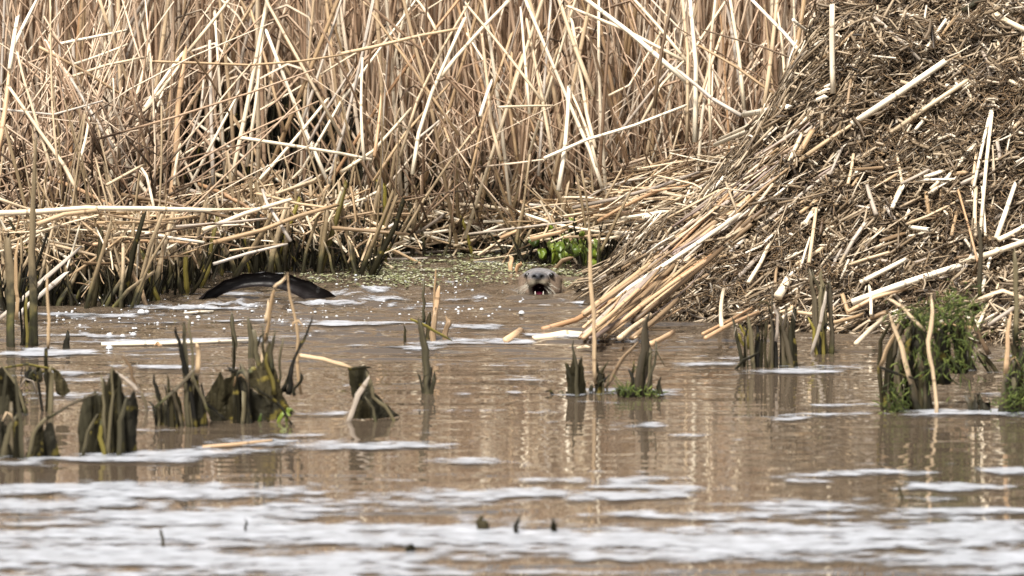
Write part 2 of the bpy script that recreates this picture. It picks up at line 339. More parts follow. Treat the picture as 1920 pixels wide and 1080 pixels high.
# ------------------------------------------------------------------ scum on the water
xs = np.arange(-1.75, 1.75, 0.005); ys = np.arange(9.15, 15.1, 0.009)
X, Y = np.meshgrid(xs, ys)
D = Y; q = np.stack([X, Y, np.zeros_like(X)], -1) - C0
zf = q @ FW; PX = CX + FPX * (q @ RX) / zf; PY = CY - FPX * (q @ UP) / zf
streaks = [  # photo px: centre, half width, half height, strength, slope
 (260,925,400,17,1.1,0), (520,918,150,9,1.0,0), (120,948,190,16,.9,0), (820,935,260,17,1.0,0), (640,950,260,18,.9,0), (330,975,220,22,1.0,0.02), (90,1010,160,16,.75,0),
 (600,1010,700,26,1.25,0), (300,1050,520,32,1.25,0), (1300,1020,520,22,1.2,0), (1750,1010,300,26,1.25,0), (1850,1050,300,26,1.1,0), (1050,1040,420,18,.95,0), (1200,1075,300,6,.3,0),
 (1150,902,130,11,1.2,0), (1260,915,180,10,1.1,0), (1200,932,110,10,1.0,0), (1000,925,80,14,.8,0), (1080,938,60,8,.7,0), (1500,903,60,7,1,0), (1640,890,120,6,.9,-.02), (1530,895,50,6,.9,-.05), (1880,886,60,7,1,0), (1760,915,130,9,.95,0),
 (1560,950,240,10,.9,-.02), (1480,972,230,9,.95,0), (1790,965,180,11,.9,-.03), (1420,985,90,8,.8,0), (1180,965,90,6,.8,0),
 (700,840,170,8,1.15,-.01), (520,832,140,12,1.1,0), (560,818,60,5,.8,0), (380,850,180,7,1.1,-.03), (200,862,180,6,.95,0), (40,872,70,6,.9,0), (872,866,75,6,1.1,0), (400,836,130,14,.55,0), (790,814,40,4,.7,0),
 (1570,778,100,5,1.1,-.06), (1480,788,40,3,.8,-.05), (1590,763,80,4,.8,-.02), (1740,780,80,9,1.1,0), (1860,778,80,8,.9,0), (1850,742,60,6,.8,0), (1560,687,80,7,1,0), (1480,697,90,6,.9,0), (1310,685,80,5,.85,0), (1400,675,50,4,.8,0), (1170,736,90,5,1,0), (1245,740,30,5,.8,0), (1085,742,40,5,.9,0), (1230,800,30,6,.5,0), (1290,818,40,4,.7,0), (1670,700,30,4,.8,0),
 (180,590,150,9,.55,0), (330,578,140,6,.5,0), (120,612,90,5,.6,0), (260,608,160,3,.7,0), (330,640,260,4,.95,-.01), (170,632,90,5,.9,0), (100,665,90,9,.9,0), (300,668,120,5,.5,0), (130,700,60,6,.8,0), (300,690,80,4,.7,0), (180,745,120,6,.5,0), (260,770,90,5,.5,0), (60,760,60,6,.5,0), (470,552,55,1.6,1.1,0),
 (640,608,180,4,.8,0), (690,612,140,2.5,1.1,.01), (470,603,100,3,.6,0), (760,655,60,5,.95,0), (840,645,70,6,1,-.04), (890,617,70,6,1,0), (950,640,60,6,.8,0), (700,650,60,4,.6,0), (1060,633,70,6,1.1,0), (1180,640,60,3,.8,0), (1270,655,50,4,.8,0), (560,636,50,3,.8,0), (870,740,25,4,.8,0), (620,690,30,3,.6,0), (480,760,50,7,.4,0), (600,778,50,5,.6,0), (965,735,20,6,.7,0), (700,780,40,3,.5,0),
 (690,551,40,5,1.0,0), (650,557,34,3,.9,0), (735,549,30,4,1.0,0), (1120,570,60,3,.7,0), (880,562,70,3,.6,0), (420,572,60,3,.9,0), (520,565,100,2,.5,0), (620,570,70,5,.7,0), (700,563,60,4,.8,0), (1010,575,60,2,.8,0), (770,575,90,3,.5,0), (860,545,120,3,.6,0),
]
mask = np.full(X.shape, -1.0)
nz = fbm(X * 4 + 3, Y * 13, 4, 77)
nf = fbm(X * 22 + 3, Y * 34, 3, 55)
for (cx, cy, hw, hh, st, sl) in streaks:
    e = st * 1.0 - ((PX - cx) / hw) ** 2 * 0.9 - ((PY - cy - sl * (PX - cx)) / hh) ** 2 * 0.9
    mask = np.maximum(mask, e)
mask = mask + np.clip((PY - 900) / 120, 0, 1) * .22 + (nz - 0.5) * 3.4 + (nf - 0.5) * 2.6 - 0.12
Zs = np.zeros_like(X)
from numpy import interp
iy = np.clip(np.searchsorted(Yw[:, 0], Y[:, 0]), 1, Yw.shape[0] - 1); ix = np.clip(np.searchsorted(Xw[0], X[0]), 1, Xw.shape[1] - 1)
Zs = Zw[np.ix_(iy, ix)] + 0.0035 + 0.001 * nf
cm = (mask[:-1, :-1] + mask[1:, 1:]) * 0.5 > -0.30
so_ = grid_obj('floating_scum', X, Y, Zs, M['scum'], keep=cm, attr=mask)
tag(so_, 'pale scum film drifting in streaks on the calm brown water', 'scum', kind='stuff')

# duckweed and foam flecks behind the otter, bubbles at left
mb = MB()
for i in range(6500):
    u = random.random()
    if u < 0.62: px, py = random.gauss(880, 130), random.gauss(502, 14)
    elif u < 0.8: px, py = random.uniform(1030, 1200), random.gauss(522, 10)
    else: px, py = random.gauss(700, 90), random.gauss(525, 9)
    if py < 470 or py > 546 or 955 < px < 1055 and py > 528: continue
    p = P(px, py)
    if fbm(np.array([p[0] * 9]), np.array([p[1] * 16]), 3, 61)[0] < random.uniform(.34, .56): continue
    s_ = random.uniform(0.0014, 0.0048) * (1.8 if random.random() < .1 else 1); a0 = random.random() * 6.28
    z = 0.004 + random.random() * 0.003
    v = [(p[0] + s_ * math.cos(a0 + k * 1.2566), p[1] + s_ * 1.6 * math.sin(a0 + k * 1.2566), z + random.uniform(-.0007, .0012)) for k in range(5)]
    mb.add(v, [(0, 1, 2, 3, 4)], [[(0.5, 0.5)] * 5])
tag(mb.build('duckweed', M['scumgreen']), 'pale green duckweed flecks scattered on the water behind the otter', 'duckweed', kind='stuff')
M['bubble'] = simple('foam_bubble', (0.45, 0.46, 0.48), 0.12, 0.8)
mb = MB()
def bubble(px, py, r):
    p = P(px, py)
    for (zz, rr, zz2, rr2) in ((0, 1, .5, .8), (.5, .8, .8, .35)):
        v = [(p[0] + r * rr * math.cos(k), p[1] + r * rr * math.sin(k), 0.004 + r * zz) for k in np.arange(8) * math.pi / 4] + [(p[0] + r * rr2 * math.cos(k), p[1] + r * rr2 * math.sin(k), 0.004 + r * zz2) for k in np.arange(8) * math.pi / 4]
        f = [(k, (k + 1) % 8, 8 + (k + 1) % 8, 8 + k) for k in range(8)]
        if zz: f.append(tuple(range(8, 16)))
        mb.add(v, f)
for i in range(300):
    u = random.random()
    if u < .6: px, py = random.uniform(80, 620), random.gauss(595, 18)
    elif u < .8: px, py = random.uniform(600, 1000), random.gauss(575, 20)
    else: px, py = random.uniform(480, 900), random.gauss(530, 14)
    if 360 < px < 630 and py < 566: continue
    if py < 500 or py > 700: continue
    bubble(px, py, random.choice((.0012, .0018, .0022, .003, .0045)))
for px, py, r in ((265, 589, .012), (275, 588, .008), (205, 632, .009), (230, 634, .008), (250, 631, .009), (205, 656, .01), (880, 584, .006), (903, 583, .006), (978, 590, .009), (350, 598, .006), (372, 598, .007)):
    bubble(px, py, r)
tag(mb.build('foam_bubbles', M['bubble']), 'tiny white foam bubbles floating on the brown water', 'bubbles', kind='stuff')

# ------------------------------------------------------------------ the lodge
LB = P(1640, 648)
lodge = empty('muskrat_lodge', (LX, LY, 0), 'big heaped lodge of dark mud and chewed plant litter at the right of the pond', 'animal lodge')
xs = np.arange(LX - 1.6, LX + 1.6, 0.016); ys = np.arange(LY - 1.6, LY + 1.5, 0.016)
X, Y = np.meshgrid(xs, ys); Z = lodge_h(X, Y)
o = grid_obj('mud_mound', X - LX, Y - LY, Z, M['mud'], keep=(Z[:-1, :-1] > -0.14)); o.parent = lodge
def surf_dirs(x, y):
    e = 0.02
    hx = (lodge_h(x + e, y) - lodge_h(x - e, y)) / (2 * e); hy = (lodge_h(x, y + e) - lodge_h(x, y - e)) / (2 * e)
    n = np.array([-hx, -hy, 1.0]); return n / np.linalg.norm(n)
litter = MB(); fibre = MB()
NB = 150000
rs = np.sqrt(rng.random(NB)) * 1.33; an = rng.uniform(-math.pi, 0.35, NB)
bx = LX + rs * np.cos(an); by = LY + rs * np.sin(an)
e = 0.03
bh = lodge_h(bx, by); gx = (lodge_h(bx + e, by) - lodge_h(bx - e, by)) / (2 * e); gy = (lodge_h(bx, by + e) - lodge_h(bx, by - e)) / (2 * e)
area = np.sqrt(1 + gx ** 2 + gy ** 2); keepb = (rng.random(NB) < area / 3.2) & (bh > -0.01) & (bx < 1.95) & (by < LY + .45)
bx, by, bh, gx, gy = bx[keepb], by[keepb], bh[keepb], gx[keepb], gy[keepb]
fl = fbm(bx * 9, by * 9 + bh * 9, 3, 41)
for i in range(len(bx)):
    n = np.array([-gx[i], -gy[i], 1.0]); n /= np.linalg.norm(n)
    a = random.random() * 6.28
    tdir = np.array([math.cos(a), math.sin(a), 0]); tdir = tdir - n * (tdir @ n)
    down = np.array([0.0, 0, -1]); down = down - n * (down @ n)
    tdir = tdir / np.linalg.norm(tdir) + down * random.uniform(0, 0.9) + n * random.gauss(0.0, 0.35); tdir /= np.linalg.norm(tdir)
    fluff = max(0, fl[i] - .42) * .20
    wside = np.clip((math.atan2(by[i] - LY, bx[i] - LX) + math.pi) / .9, 0, 1)
    if by[i] > LY: wside = 0.25
    hrel = bh[i]
    if hrel < .66: fluff *= wside
    if hrel < .60 and wside < .55 and random.random() > .45: continue
    if random.random() < .62:
        L = random.choice((0.010, 0.015, 0.02, 0.03, 0.045, .07)) * random.uniform(0.7, 1.3)
        p = np.array([bx[i], by[i], bh[i]]) + n * (random.uniform(-0.002, 0.016) + fluff * random.random())
        bend = np.cross(tdir, n) * random.uniform(-0.12, 0.12) * L
        wd = random.choice((0.0012, 0.0018, 0.0026, 0.0038, .005)) * random.uniform(.8, 1.2)
        litter.tube([p - tdir * L / 2, p + bend, p + tdir * L / 2], [wd, wd * 1.05, wd * .8], sides=4, flat=random.choice((0.25, 0.4, 1)), cap=False)
    if random.random() < .45:
        pts = [np.array([bx[i], by[i], bh[i]]) + n * (random.uniform(0, .012) + fluff)]; d = tdir.copy()
        for k in range(3):
            d = d + np.array([random.gauss(0, .4) for _ in range(3)]); d -= n * (d @ n) * .6; d /= np.linalg.norm(d); pts.append(pts[-1] + d * random.uniform(.006, .018))
        fibre.tube(pts, 0.0009 * random.uniform(.8, 1.6), sides=3, cap=False)
mid = MB()
for i in rng.permutation(len(bx))[:2400]:
    n = np.array([-gx[i], -gy[i], 1.0]); n /= np.linalg.norm(n); p = np.array([bx[i], by[i], bh[i]])
    th = random.gauss(.75, .5); tdir = np.array([math.cos(th), 0, math.sin(th)]); tdir = tdir - n * (tdir @ n); tdir = tdir / (np.linalg.norm(tdir) + 1e-6) + n * random.gauss(0, .12)
    if by[i] > LY and random.random() < .5: continue
    L = random.uniform(.04, .14); wd = random.choice((.0022, .003, .004)); c = p + n * random.uniform(.012, .035)
    mid.tube([c - tdir * L / 2, c + n * random.gauss(0, .003), c + tdir * L / 2], [wd, wd, wd * .8], sides=5, flat=random.choice((.3, .6, 1)), cap=True)
tag(mid.build('straw_pieces', M['midstraw'], parent=lodge), kind='stuff')
tag(litter.build('plant_litter', M['litter'], parent=lodge), kind='stuff')
tag(fibre.build('root_fibres', M['fibre'], parent=lodge), kind='stuff')

# ------------------------------------------------------------------ stalks
TONE = {'pale': 'pale cream', 'tan': 'tan', 'bed': 'tan', 'brown': 'dark brown', 'grey': 'greyish', 'orange': 'orange tan', 'stub': 'tan', 'mauve': 'purplish brown'}
used_labels = {}
def stem(name, pts, w_m, m, label, cat, group=None, sides=7, jag=1.0, taper=0.75, flat=1.0, bend=0.0, v0=0.0):
    pts = [np.asarray(p, float) for p in pts]
    if len(pts) == 2:
        a, b = pts; L = np.linalg.norm(b - a); side = np.array([random.gauss(0, 1), random.gauss(0, 1) * .6, random.gauss(0, .4)]) * L * (0.010 + bend)
        pts = [a, a * .75 + b * .25 + side * .75, (a + b) / 2 + side, a * .25 + b * .75 + side * .72, b]
    r = w_m / 2; n = len(pts)
    rad = np.array([r * (1 - (1 - taper) * i / (n - 1)) for i in range(n)])
    mb = MB(); mb.tube(pts, rad, sides=sides, jag=jag * r * 2.0, flat=flat, v0=v0)
    o = mb.build(name, M[m], loc=pts[0]); tag(o, label, cat, group)
    return o

def zone(px, py):
    if py < 130:
        return ('at top left', 'high above the tail', 'high left of middle', 'high above the otter', 'high left of the lodge', 'behind the lodge top')[min(5, int(px // 320))]
    if py < 270:
        return ('in the left tangle', 'above the tail', 'left of middle', 'straight above the otter', 'beside the lodge flank', 'behind the lodge')[min(5, int(px // 320))]
    return ('low at the left', 'low behind the tail', 'low between tail and otter', 'low behind the otter', 'low against the lodge', 'at the lodge')[min(5, int(px // 320))]
def lean(x0, y0, x1, y1):
    if y0 < y1: x0, y0, x1, y1 = x1, y1, x0, y0
    dx, dy = x1 - x0, y0 - y1
    if abs(dx) < 0.12 * dy: return 'standing upright'
    if dy < 0.35 * abs(dx): return 'lying almost level'
    s_ = 'right' if dx > 0 else 'left'
    return ('leaning slightly ' if abs(dx) < .5 * dy else 'leaning far ') + s_

# (points in photo px, root first), width px, tone, distance
HAND = [
 ([(430,360),(465,190),(500,7),(508,-60)],9,'pale',14.75), ([(462,312),(480,190),(493,60)],7,'pale',14.8), ([(640,257),(505,13),(480,-40)],6,'pale',14.7),
 ([(563,240),(600,130),(640,0)],6,'grey',15.0), ([(447,258),(540,272),(640,288),(700,300)],7,'pale',14.7), ([(467,360),(613,187)],7,'pale',14.8),
 ([(318,400),(330,300),(334,200),(347,97)],13,'orange',14.5), ([(257,227),(345,97)],8,'pale',14.5), ([(265,215),(337,123)],7,'pale',14.48), ([(252,193),(280,80)],7,'pale',14.6),
 ([(353,97),(420,13),(450,-30)],7,'pale',14.7), ([(357,97),(395,150),(430,213)],4.5,'brown',14.45), ([(73,88),(160,135),(243,187)],6,'tan',14.2), ([(183,-10),(225,110),(258,213),(280,330)],6,'tan',14.6),
 ([(137,143),(200,122),(273,107)],6,'pale',14.3), ([(280,115),(370,118),(467,122),(560,115),(640,103)],5,'tan',14.5), ([(140,120),(240,83)],5,'pale',14.4), ([(113,82),(233,58)],6,'pale',14.5),
 ([(18,130),(33,30)],9,'pale',14.0), ([(22,95),(72,-5)],7,'pale',14.2), ([(-5,290),(17,140)],10,'orange',13.9), ([(100,330),(70,233),(45,150),(32,97)],6,'pale',13.9),
 ([(142,353),(120,310),(70,240),(17,163)],8,'pale',13.85), ([(147,307),(167,220)],6,'pale',14.0), ([(213,277),(133,147)],7,'grey',14.2), ([(110,330),(98,200),(95,80),(94,-10)],4.5,'tan',13.8),
 ([(0,205),(100,215),(190,190)],4.5,'grey',14.0), ([(327,347),(338,270)],6.5,'pale',14.4), ([(350,277),(377,207),(382,150)],5,'grey',14.8), ([(400,347),(396,220),(393,80)],8,'grey',14.8),
 ([(422,337),(408,100),(402,20)],6,'pale',14.9), ([(617,347),(567,233),(500,60)],8,'pale',14.95), ([(533,247),(500,120),(470,20)],6,'tan',15.0), ([(200,347),(267,310)],6,'pale',14.0),
 ([(827,143),(853,110),(905,52),(960,-5)],8,'pale',14.9), ([(750,293),(783,187),(830,90),(878,7)],6,'pale',14.9), ([(773,327),(785,250),(810,173),(870,37)],8,'pale',14.8),
 ([(940,303),(920,230),(915,165),(903,63)],7.5,'pale',14.85), ([(900,218),(922,152)],7,'pale',14.8), ([(1017,190),(873,7)],6,'pale',14.8), ([(1130,353),(1105,280),(1070,200),(985,0)],8,'pale',14.85), ([(993,213),(977,18)],6,'pale',14.9),
 ([(1037,300),(1017,187),(988,40)],7,'pale',14.9), ([(1010,330),(1020,167),(1033,0)],6,'grey',14.95), ([(1113,180),(1075,80),(1045,-10)],9,'pale',14.8), ([(1116,277),(1100,213),(1073,40)],8,'pale',14.78),
 ([(1047,357),(1067,163)],9,'pale',14.6), ([(1120,313),(1067,165)],6,'pale',14.62), ([(1280,113),(1170,55),(1067,13)],7,'pale',14.8), ([(1290,155),(1180,60),(1090,-8)],10,'pale',14.75),
 ([(1290,118),(1235,50),(1185,-5)],7,'pale',14.8), ([(640,101),(700,88),(790,66),(870,52)],7,'tan',14.85), ([(860,253),(760,110),(680,0)],6,'tan',14.95), ([(817,57),(778,-5)],6,'pale',15.0),
 ([(683,300),(680,113)],6.5,'pale',14.7), ([(702,293),(715,178)],7,'orange',14.7), ([(783,260),(827,223)],5,'grey',14.9), ([(843,267),(827,223)],5,'tan',14.9), ([(933,201),(1033,198)],5,'pale',14.7),
 ([(1227,203),(1262,-5)],7,'brown',14.5), ([(1020,297),(1100,262),(1190,235),(1285,198)],6.5,'pale',14.6), ([(1303,267),(1305,120),(1293,-10)],10,'pale',14.6), ([(1288,265),(1290,100),(1278,-10)],7,'tan',14.7),
 ([(1333,262),(1342,-10)],6,'pale',14.65), ([(1396,205),(1385,100),(1368,-10)],8,'pale',14.6), ([(1523,125),(1470,62),(1402,-8)],8,'pale',14.3), ([(1433,200),(1458,-10)],9,'tan',14.4), ([(1475,185),(1509,-8)],11,'tan',14.3),
 ([(1472,175),(1458,22)],6,'pale',14.35), ([(1487,37),(1535,71)],6.5,'pale',14.1), ([(1460,183),(1380,125),(1310,85)],6,'tan',14.5), ([(1523,124),(1430,88),(1315,55)],4,'brown',14.2), ([(1390,217),(1335,185),(1270,130)],8,'grey',14.5),
 ([(1200,235),(1240,160),(1300,95),(1365,-5)],6,'pale',14.9), ([(1160,250),(1215,180),(1270,110)],6,'grey',14.95), ([(1300,230),(1330,130),(1355,60)],7,'tan',14.8), ([(1120,190),(1180,160),(1240,60)],5,'pale',15.0),
 ([(700,340),(760,250),(840,160)],6,'tan',14.9), ([(640,323),(700,283),(770,205)],7,'pale',14.8), ([(560,330),(640,190),(780,0)],6,'pale',15.0), ([(880,340),(905,230),(960,60)],6,'tan',14.9),
 ([(970,300),(955,200),(960,100)],7,'tan',15.0), ([(290,395),(275,330),(262,310)],6,'pale',14.1), ([(345,370),(405,255),(450,170)],6,'pale',14.7), ([(575,275),(615,200),(660,130)],6,'grey',14.95),
 # long stalks lying level over the left thicket
 ([(-20,400),(70,397),(160,390),(280,391),(395,394)],11,'pale',13.7), ([(395,394),(470,392),(540,390)],6,'pale',14.0), ([(70,420),(120,402),(180,395),(190,405)],9,'tan',13.68), ([(180,418),(270,418),(330,410),(370,405)],7,'tan',13.8),
 ([(380,432),(460,400),(545,374)],9,'pale',13.95), ([(400,455),(490,432),(560,405),(630,385)],9,'tan',13.95), ([(330,425),(420,418),(500,410)],6,'grey',13.9), ([(250,445),(330,430),(400,420)],5,'brown',13.75), ([(-10,370),(60,395),(110,415)],6,'pale',13.8),
 ([(430,470),(535,457)],4.5,'tan',13.95), ([(400,495),(465,475),(535,458)],6,'grey',13.9), ([(630,392),(560,382),(480,362)],6,'tan',14.2), ([(545,452),(500,380),(492,355)],7,'grey',14.0), ([(1385,395),(1300,345),(1235,330)],5,'tan',14.3),
]
reed_n = 0
for i, (pts, wpx, tone, d) in enumerate(HAND):
    q = [at(x, y, d + 0.10 * (j / (len(pts) - 1) - 0.5)) for j, (x, y) in enumerate(pts)]
    if len(q) > 2:      # resample so that bends stay soft but visible
        q = [q[0]] + [v for a_, b_ in zip(q[:-1], q[1:]) for v in ((a_ * .5 + b_ * .5) , b_)]
    xm = sum(p[0] for p in pts) / len(pts); ym = sum(p[1] for p in pts) / len(pts)
    wd = 'thick' if wpx >= 9 else ('thin' if wpx <= 5 else '')
    ln = lean(pts[0][0], pts[0][1], pts[-1][0], pts[-1][1])
    bent = ', bent midway' if len(pts) > 3 else ''
    if 'level' in ln: nm, cat, grp = 'fallen_reed', 'fallen reed', 'long fallen reeds lying across the bed'
    else: nm, cat, grp = 'reed_stalk', 'reed', 'dry reed stalks of the reed bed'
    lab = ' '.join((wd + ' ' + TONE[tone] + ' dry reed ' + ln + bent + ' ' + zone(xm, ym)).split())
    stem(nm, q, wpx * 1.05 * mpp(d), tone, lab, cat, grp, bend=0.004)

# more individual reeds at the front of the bed
for i in range(170):
    px = random.uniform(-40, 1500); d = random.uniform(14.95, 15.5)
    if 320 < px < 650 and random.random() < .5: continue
    x = at(px, 300, d)[0]
    a = random.gauss(0, 0.28) if random.random() < .75 else random.gauss(0, .7)
    L = random.uniform(0.35, 1.7); tone = random.choice(('pale', 'pale', 'tan', 'tan', 'grey', 'bed', 'orange'))
    z0 = random.uniform(0.0, 0.15); b0 = np.array([x, d, z0]); t1 = b0 + np.array([math.sin(a) * L, random.gauss(0, .12) * L, math.cos(a) * L])
    p0, p1 = proj(b0), proj(t1)
    wpx = random.choice((4.5, 6, 7.5, 9))
    k = min(1, 300 / max(1, p0[1] - p1[1])); pm = (p0[0] + (p1[0] - p0[0]) * k * .5, p0[1] + (p1[1] - p0[1]) * k * .5)
    lab = ' '.join((('thin ' if wpx < 5 else '') + TONE[tone] + ' reed ' + lean(*p0, *p1) + ' at the bed front ' + zone(*pm)).split())
    stem('reed_stalk', [b0, t1], wpx * mpp(d), tone, lab, 'reed', 'dry reed stalks of the reed bed', bend=0.015)

# the mass of reeds behind
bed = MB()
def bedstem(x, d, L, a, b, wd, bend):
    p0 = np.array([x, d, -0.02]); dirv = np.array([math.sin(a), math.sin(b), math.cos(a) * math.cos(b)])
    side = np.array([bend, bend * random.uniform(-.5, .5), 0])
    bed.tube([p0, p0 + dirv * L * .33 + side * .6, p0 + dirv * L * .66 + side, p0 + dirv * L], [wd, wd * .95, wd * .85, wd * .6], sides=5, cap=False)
for i in range(6400):
    d = 15.25 + 2.7 * random.random() ** 1.3; hw = 2.0 + (d - 15) * .25; xx = random.uniform(-hw, hw)
    if -1.08 < xx < -.45 and d < 15.75 and random.random() < .85: continue
    bedstem(xx, d, random.uniform(.92, 1.28), random.gauss(0, .09), random.gauss(0, .07), random.choice((.0036, .0048, .006, .0075)), random.gauss(0, .03))
for i in range(800):
    d = 15.1 + 1.3 * random.random(); xx = random.uniform(-2.2, 2.2)
    if -1.1 < xx < -.45 and random.random() < .75: continue
    bedstem(xx, d, random.uniform(.3, 1.5), random.gauss(0, .55), random.gauss(0, .25), random.choice((.003, .0042, .0055)), random.gauss(0, .04))
for i in range(750):
    d = random.uniform(15.0, 16.0); x = random.uniform(-2.1, 2.1); z = random.uniform(.15, .95); sg = random.choice((-1, 1)); L = random.uniform(.08, .3)
    if -1.1 < x < -.45 and z < .4 and random.random() < .6: continue
    p = np.array([x, d, z]); yy = random.gauss(0, .05)
    bed.tube([p, p + [sg * L * .15, yy, L * .35], p + [sg * L * .45, yy, L * .45], p + [sg * L * .8, yy, L * random.uniform(-.1, .3)], p + [sg * L, yy, -L * random.uniform(0, .6)]], [.003, .0055, .005, .004, .001], sides=4, flat=.15, cap=False)
for i in range(1500):   # beyond the sides, for a step to either side
    d = random.uniform(14.9, 17.5); s_ = random.choice((-1, 1)); bedstem(s_ * random.uniform(1.9, 4.2), d, random.uniform(.92, 1.3), random.gauss(0, .14), random.gauss(0, .1), .0055, random.gauss(0, .03))
for i in range(480):
    px = random.uniform(-60, 300) if random.random() < .55 else random.uniform(660, 1500); d = random.uniform(14.0, 15.2) if px < 330 else random.uniform(14.9, 15.3)
    x = (px - CX) * d / FPX; a = random.gauss(0, .75); L = random.uniform(.15, .7); z0 = random.uniform(.02, .5 if px < 330 else .3); b_ = random.gauss(0, .3)
    p0 = np.array([x, d, z0]); dv = np.array([math.sin(a), math.sin(b_), math.cos(a)]); sd_ = np.array([random.gauss(0, .02), 0, 0])
    wd = random.choice((.0018, .0025, .0035)); bed.tube([p0, p0 + dv * L / 3 + sd_, p0 + dv * L * .66 + sd_, p0 + dv * L], [wd, wd, wd * .9, wd * .7], sides=5, flat=random.choice((1, 1, .35)))
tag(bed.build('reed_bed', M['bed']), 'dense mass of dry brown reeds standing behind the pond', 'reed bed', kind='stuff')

# ------------------------------------------------------------------ matted litter along the shore
def mat_h(px):  # height of the mat over the water
    return np.interp(px, [-100, 0, 300, 640, 700, 800, 950, 1100, 1300, 1500], [.20, .19, .20, .17, .10, .12, .12, .16, .24, .3])
lit = MB()
def lay(px, d, z, L, az, tilt, wd, target, flat=1.0):
    x = (px - CX) * d / FPX
    dv = np.array([math.cos(az) * math.cos(tilt), math.sin(az) * math.cos(tilt), math.sin(tilt)])
    c = np.array([x, d, z]); sag = np.array([random.gauss(0, .02), 0, random.gauss(0, .03)]) * L
    pts = [c - dv * L / 2, c - dv * L / 6 + sag, c + dv * L / 6 + sag, c + dv * L / 2]
    if target is not None: target.tube(pts, [wd, wd, wd * .95, wd * .8], sides=5, flat=flat, cap=False)
    return pts
mats3 = ['litter', 'tan', 'pale', 'grey', 'brown']
lits = {k: MB() for k in ('tan', 'pale', 'brown')}
for i in range(1900):
    px = random.uniform(-60, 1420); s0 = float(shore_d(px))
    d = s0 + random.random() ** 1.2 * (15.5 - s0)
    if px < 700 and d > s0 + .45: d = s0 + random.random() * .45
    if px < 700 and random.random() < .72: continue
    top = float(mat_h(px)) * (0.8 if d < s0 + .15 else 1.0)
    if d < s0 + .05: continue
    z = top * (random.uniform(0.35, 1.15) if px > 640 else random.uniform(.72, 1.15)) + (d - s0) * .03
    if 690 < px < 960 and d < 15.05: z *= .6
    if px > 1150: z += .05 * random.random()
    tgt = lits[random.choice(('tan', 'tan', 'pale', 'brown', 'brown') if px < 700 else ('tan', 'tan', 'pale', 'pale', 'brown'))]
    az = random.gauss(0.05, 0.6); tilt = random.gauss(.04, .35) if random.random() < .55 else random.uniform(-1.3, 1.3)
    if px > 1100: tilt = random.gauss(.18, .2)
    lay(px, d, max(z, .02), random.uniform(.06, .34), az, tilt, random.choice((.0018, .0025, .0035, .0045)), tgt, random.choice((1, 1, .4)))
for i in range(520):      # short leaf scraps hanging in the left thicket
    px = random.uniform(-40, 700); s0 = float(shore_d(px)); d = s0 + random.random() * .5
    lay(px, d, random.uniform(.06, .24), random.uniform(.03, .12), random.uniform(0, 6.28), random.gauss(-.9, .5), random.choice((.002, .003, .005)), lits[random.choice(('tan', 'brown', 'pale'))], .3)
root = empty('litter_mat', (0, 14.6, 0), 'tangled mat of broken straw matted along the shore behind the open water', 'plant litter'); root['kind'] = 'stuff'
for k, nm in (('tan', 'tan_straw'), ('pale', 'pale_straw'), ('brown', 'brown_straw')):
    tag(lits[k].build(nm, M['tan' if k == 'tan' else k], parent=root), kind='stuff')
for i in range(95):
    px = random.uniform(-20, 1380)
    if px < 640 and random.random() < .5: continue
    s0 = float(shore_d(px)); d = s0 + .02 + random.random() ** 1.6 * .7
    z = float(mat_h(px)) * random.uniform(.75, 1.25); tone = random.choice(('pale', 'pale', 'tan', 'grey', 'brown', 'orange'))
    tilt = random.gauss(.05, .3) if px < 1100 else random.gauss(.3, .15)
    pts = lay(px, d, z, random.uniform(.12, .42), random.gauss(0, .4), tilt, .003, None)
    p0, p1 = proj(pts[0]), proj(pts[-1]); pm = ((p0[0] + p1[0]) / 2, (p0[1] + p1[1]) / 2)
    wpx = random.choice((4.5, 6, 7, 8))
    lab = ' '.join((('thin ' if wpx < 5 else '') + TONE[tone] + ' broken reed ' + lean(*p0, *p1) + ' on the mat ' + zone(*pm)).split())
    stem('broken_reed', pts, wpx * mpp(d), tone, lab, 'broken reed', 'broken reeds on the straw mat', taper=.85)

# ------------------------------------------------------------------ stubs standing in the shallows
def stubzone(px):
    return ('at the far left edge' if px < 90 else 'at the left shore' if px < 250 else 'left of the arched tail' if px < 370 else 'right behind the arched tail' if px < 620 else 'between tail and open channel' if px < 740 else 'at the back of the open channel' if px < 950 else 'behind the otter head' if px < 1060 else 'between otter head and lodge')
STUB = [(15,600,432,16),(60,640,380,20),(30,640,520,18),(72,640,470,7)]
for i in range(150):
    px = random.uniform(-10, 1170) if random.random() < .35 else random.uniform(0, 730)
    if 740 < px < 940 and random.random() < .5: continue
    d = float(shore_d(px)) + random.random() ** 1.4 * .45 - .02
    x = (px - CX) * d / FPX; H = random.uniform(.08, .26) if px < 740 else random.uniform(.06, .24)
    a = random.gauss(0, .3); tilt2 = random.gauss(0, .15)
    b0 = np.array([x, d, -.03]); L = H + .03
    wpx = random.choice((5, 6, 8, 10)); r = wpx * mpp(d) / 2
    pts = [b0 + np.array([math.sin(a), tilt2, 1]) * L * f_ + np.array([random.gauss(0, .004), 0, 0]) for f_ in (0, .35, .7, 1)]
    mb = MB(); mb.tube(pts, [r * 1.3, r * 1.1, r, r * .85], sides=7, jag=r * 2.5)
    tall = 'tall' if H > .18 else ('short' if H < .1 else '')
    ln = 'tilted left' if a < -.15 else ('tilted right' if a > .15 else 'upright')
    lab = ' '.join(f"{tall} {'thick' if wpx == 10 else 'thin' if wpx == 5 else ''} {ln} dark-footed reed stub {stubzone(px)}".split())
    mtl = M['stub'] if random.random() < .85 else M['olive']
    if random.random() < .06 and px > 300: mtl = M['yellow']; lab = lab.replace('dark-footed reed stub', 'yellow green reed stub')
    tag(mb.build('reed_stub', mtl, loc=b0), lab, 'reed stub', 'reed stubs along the shore')

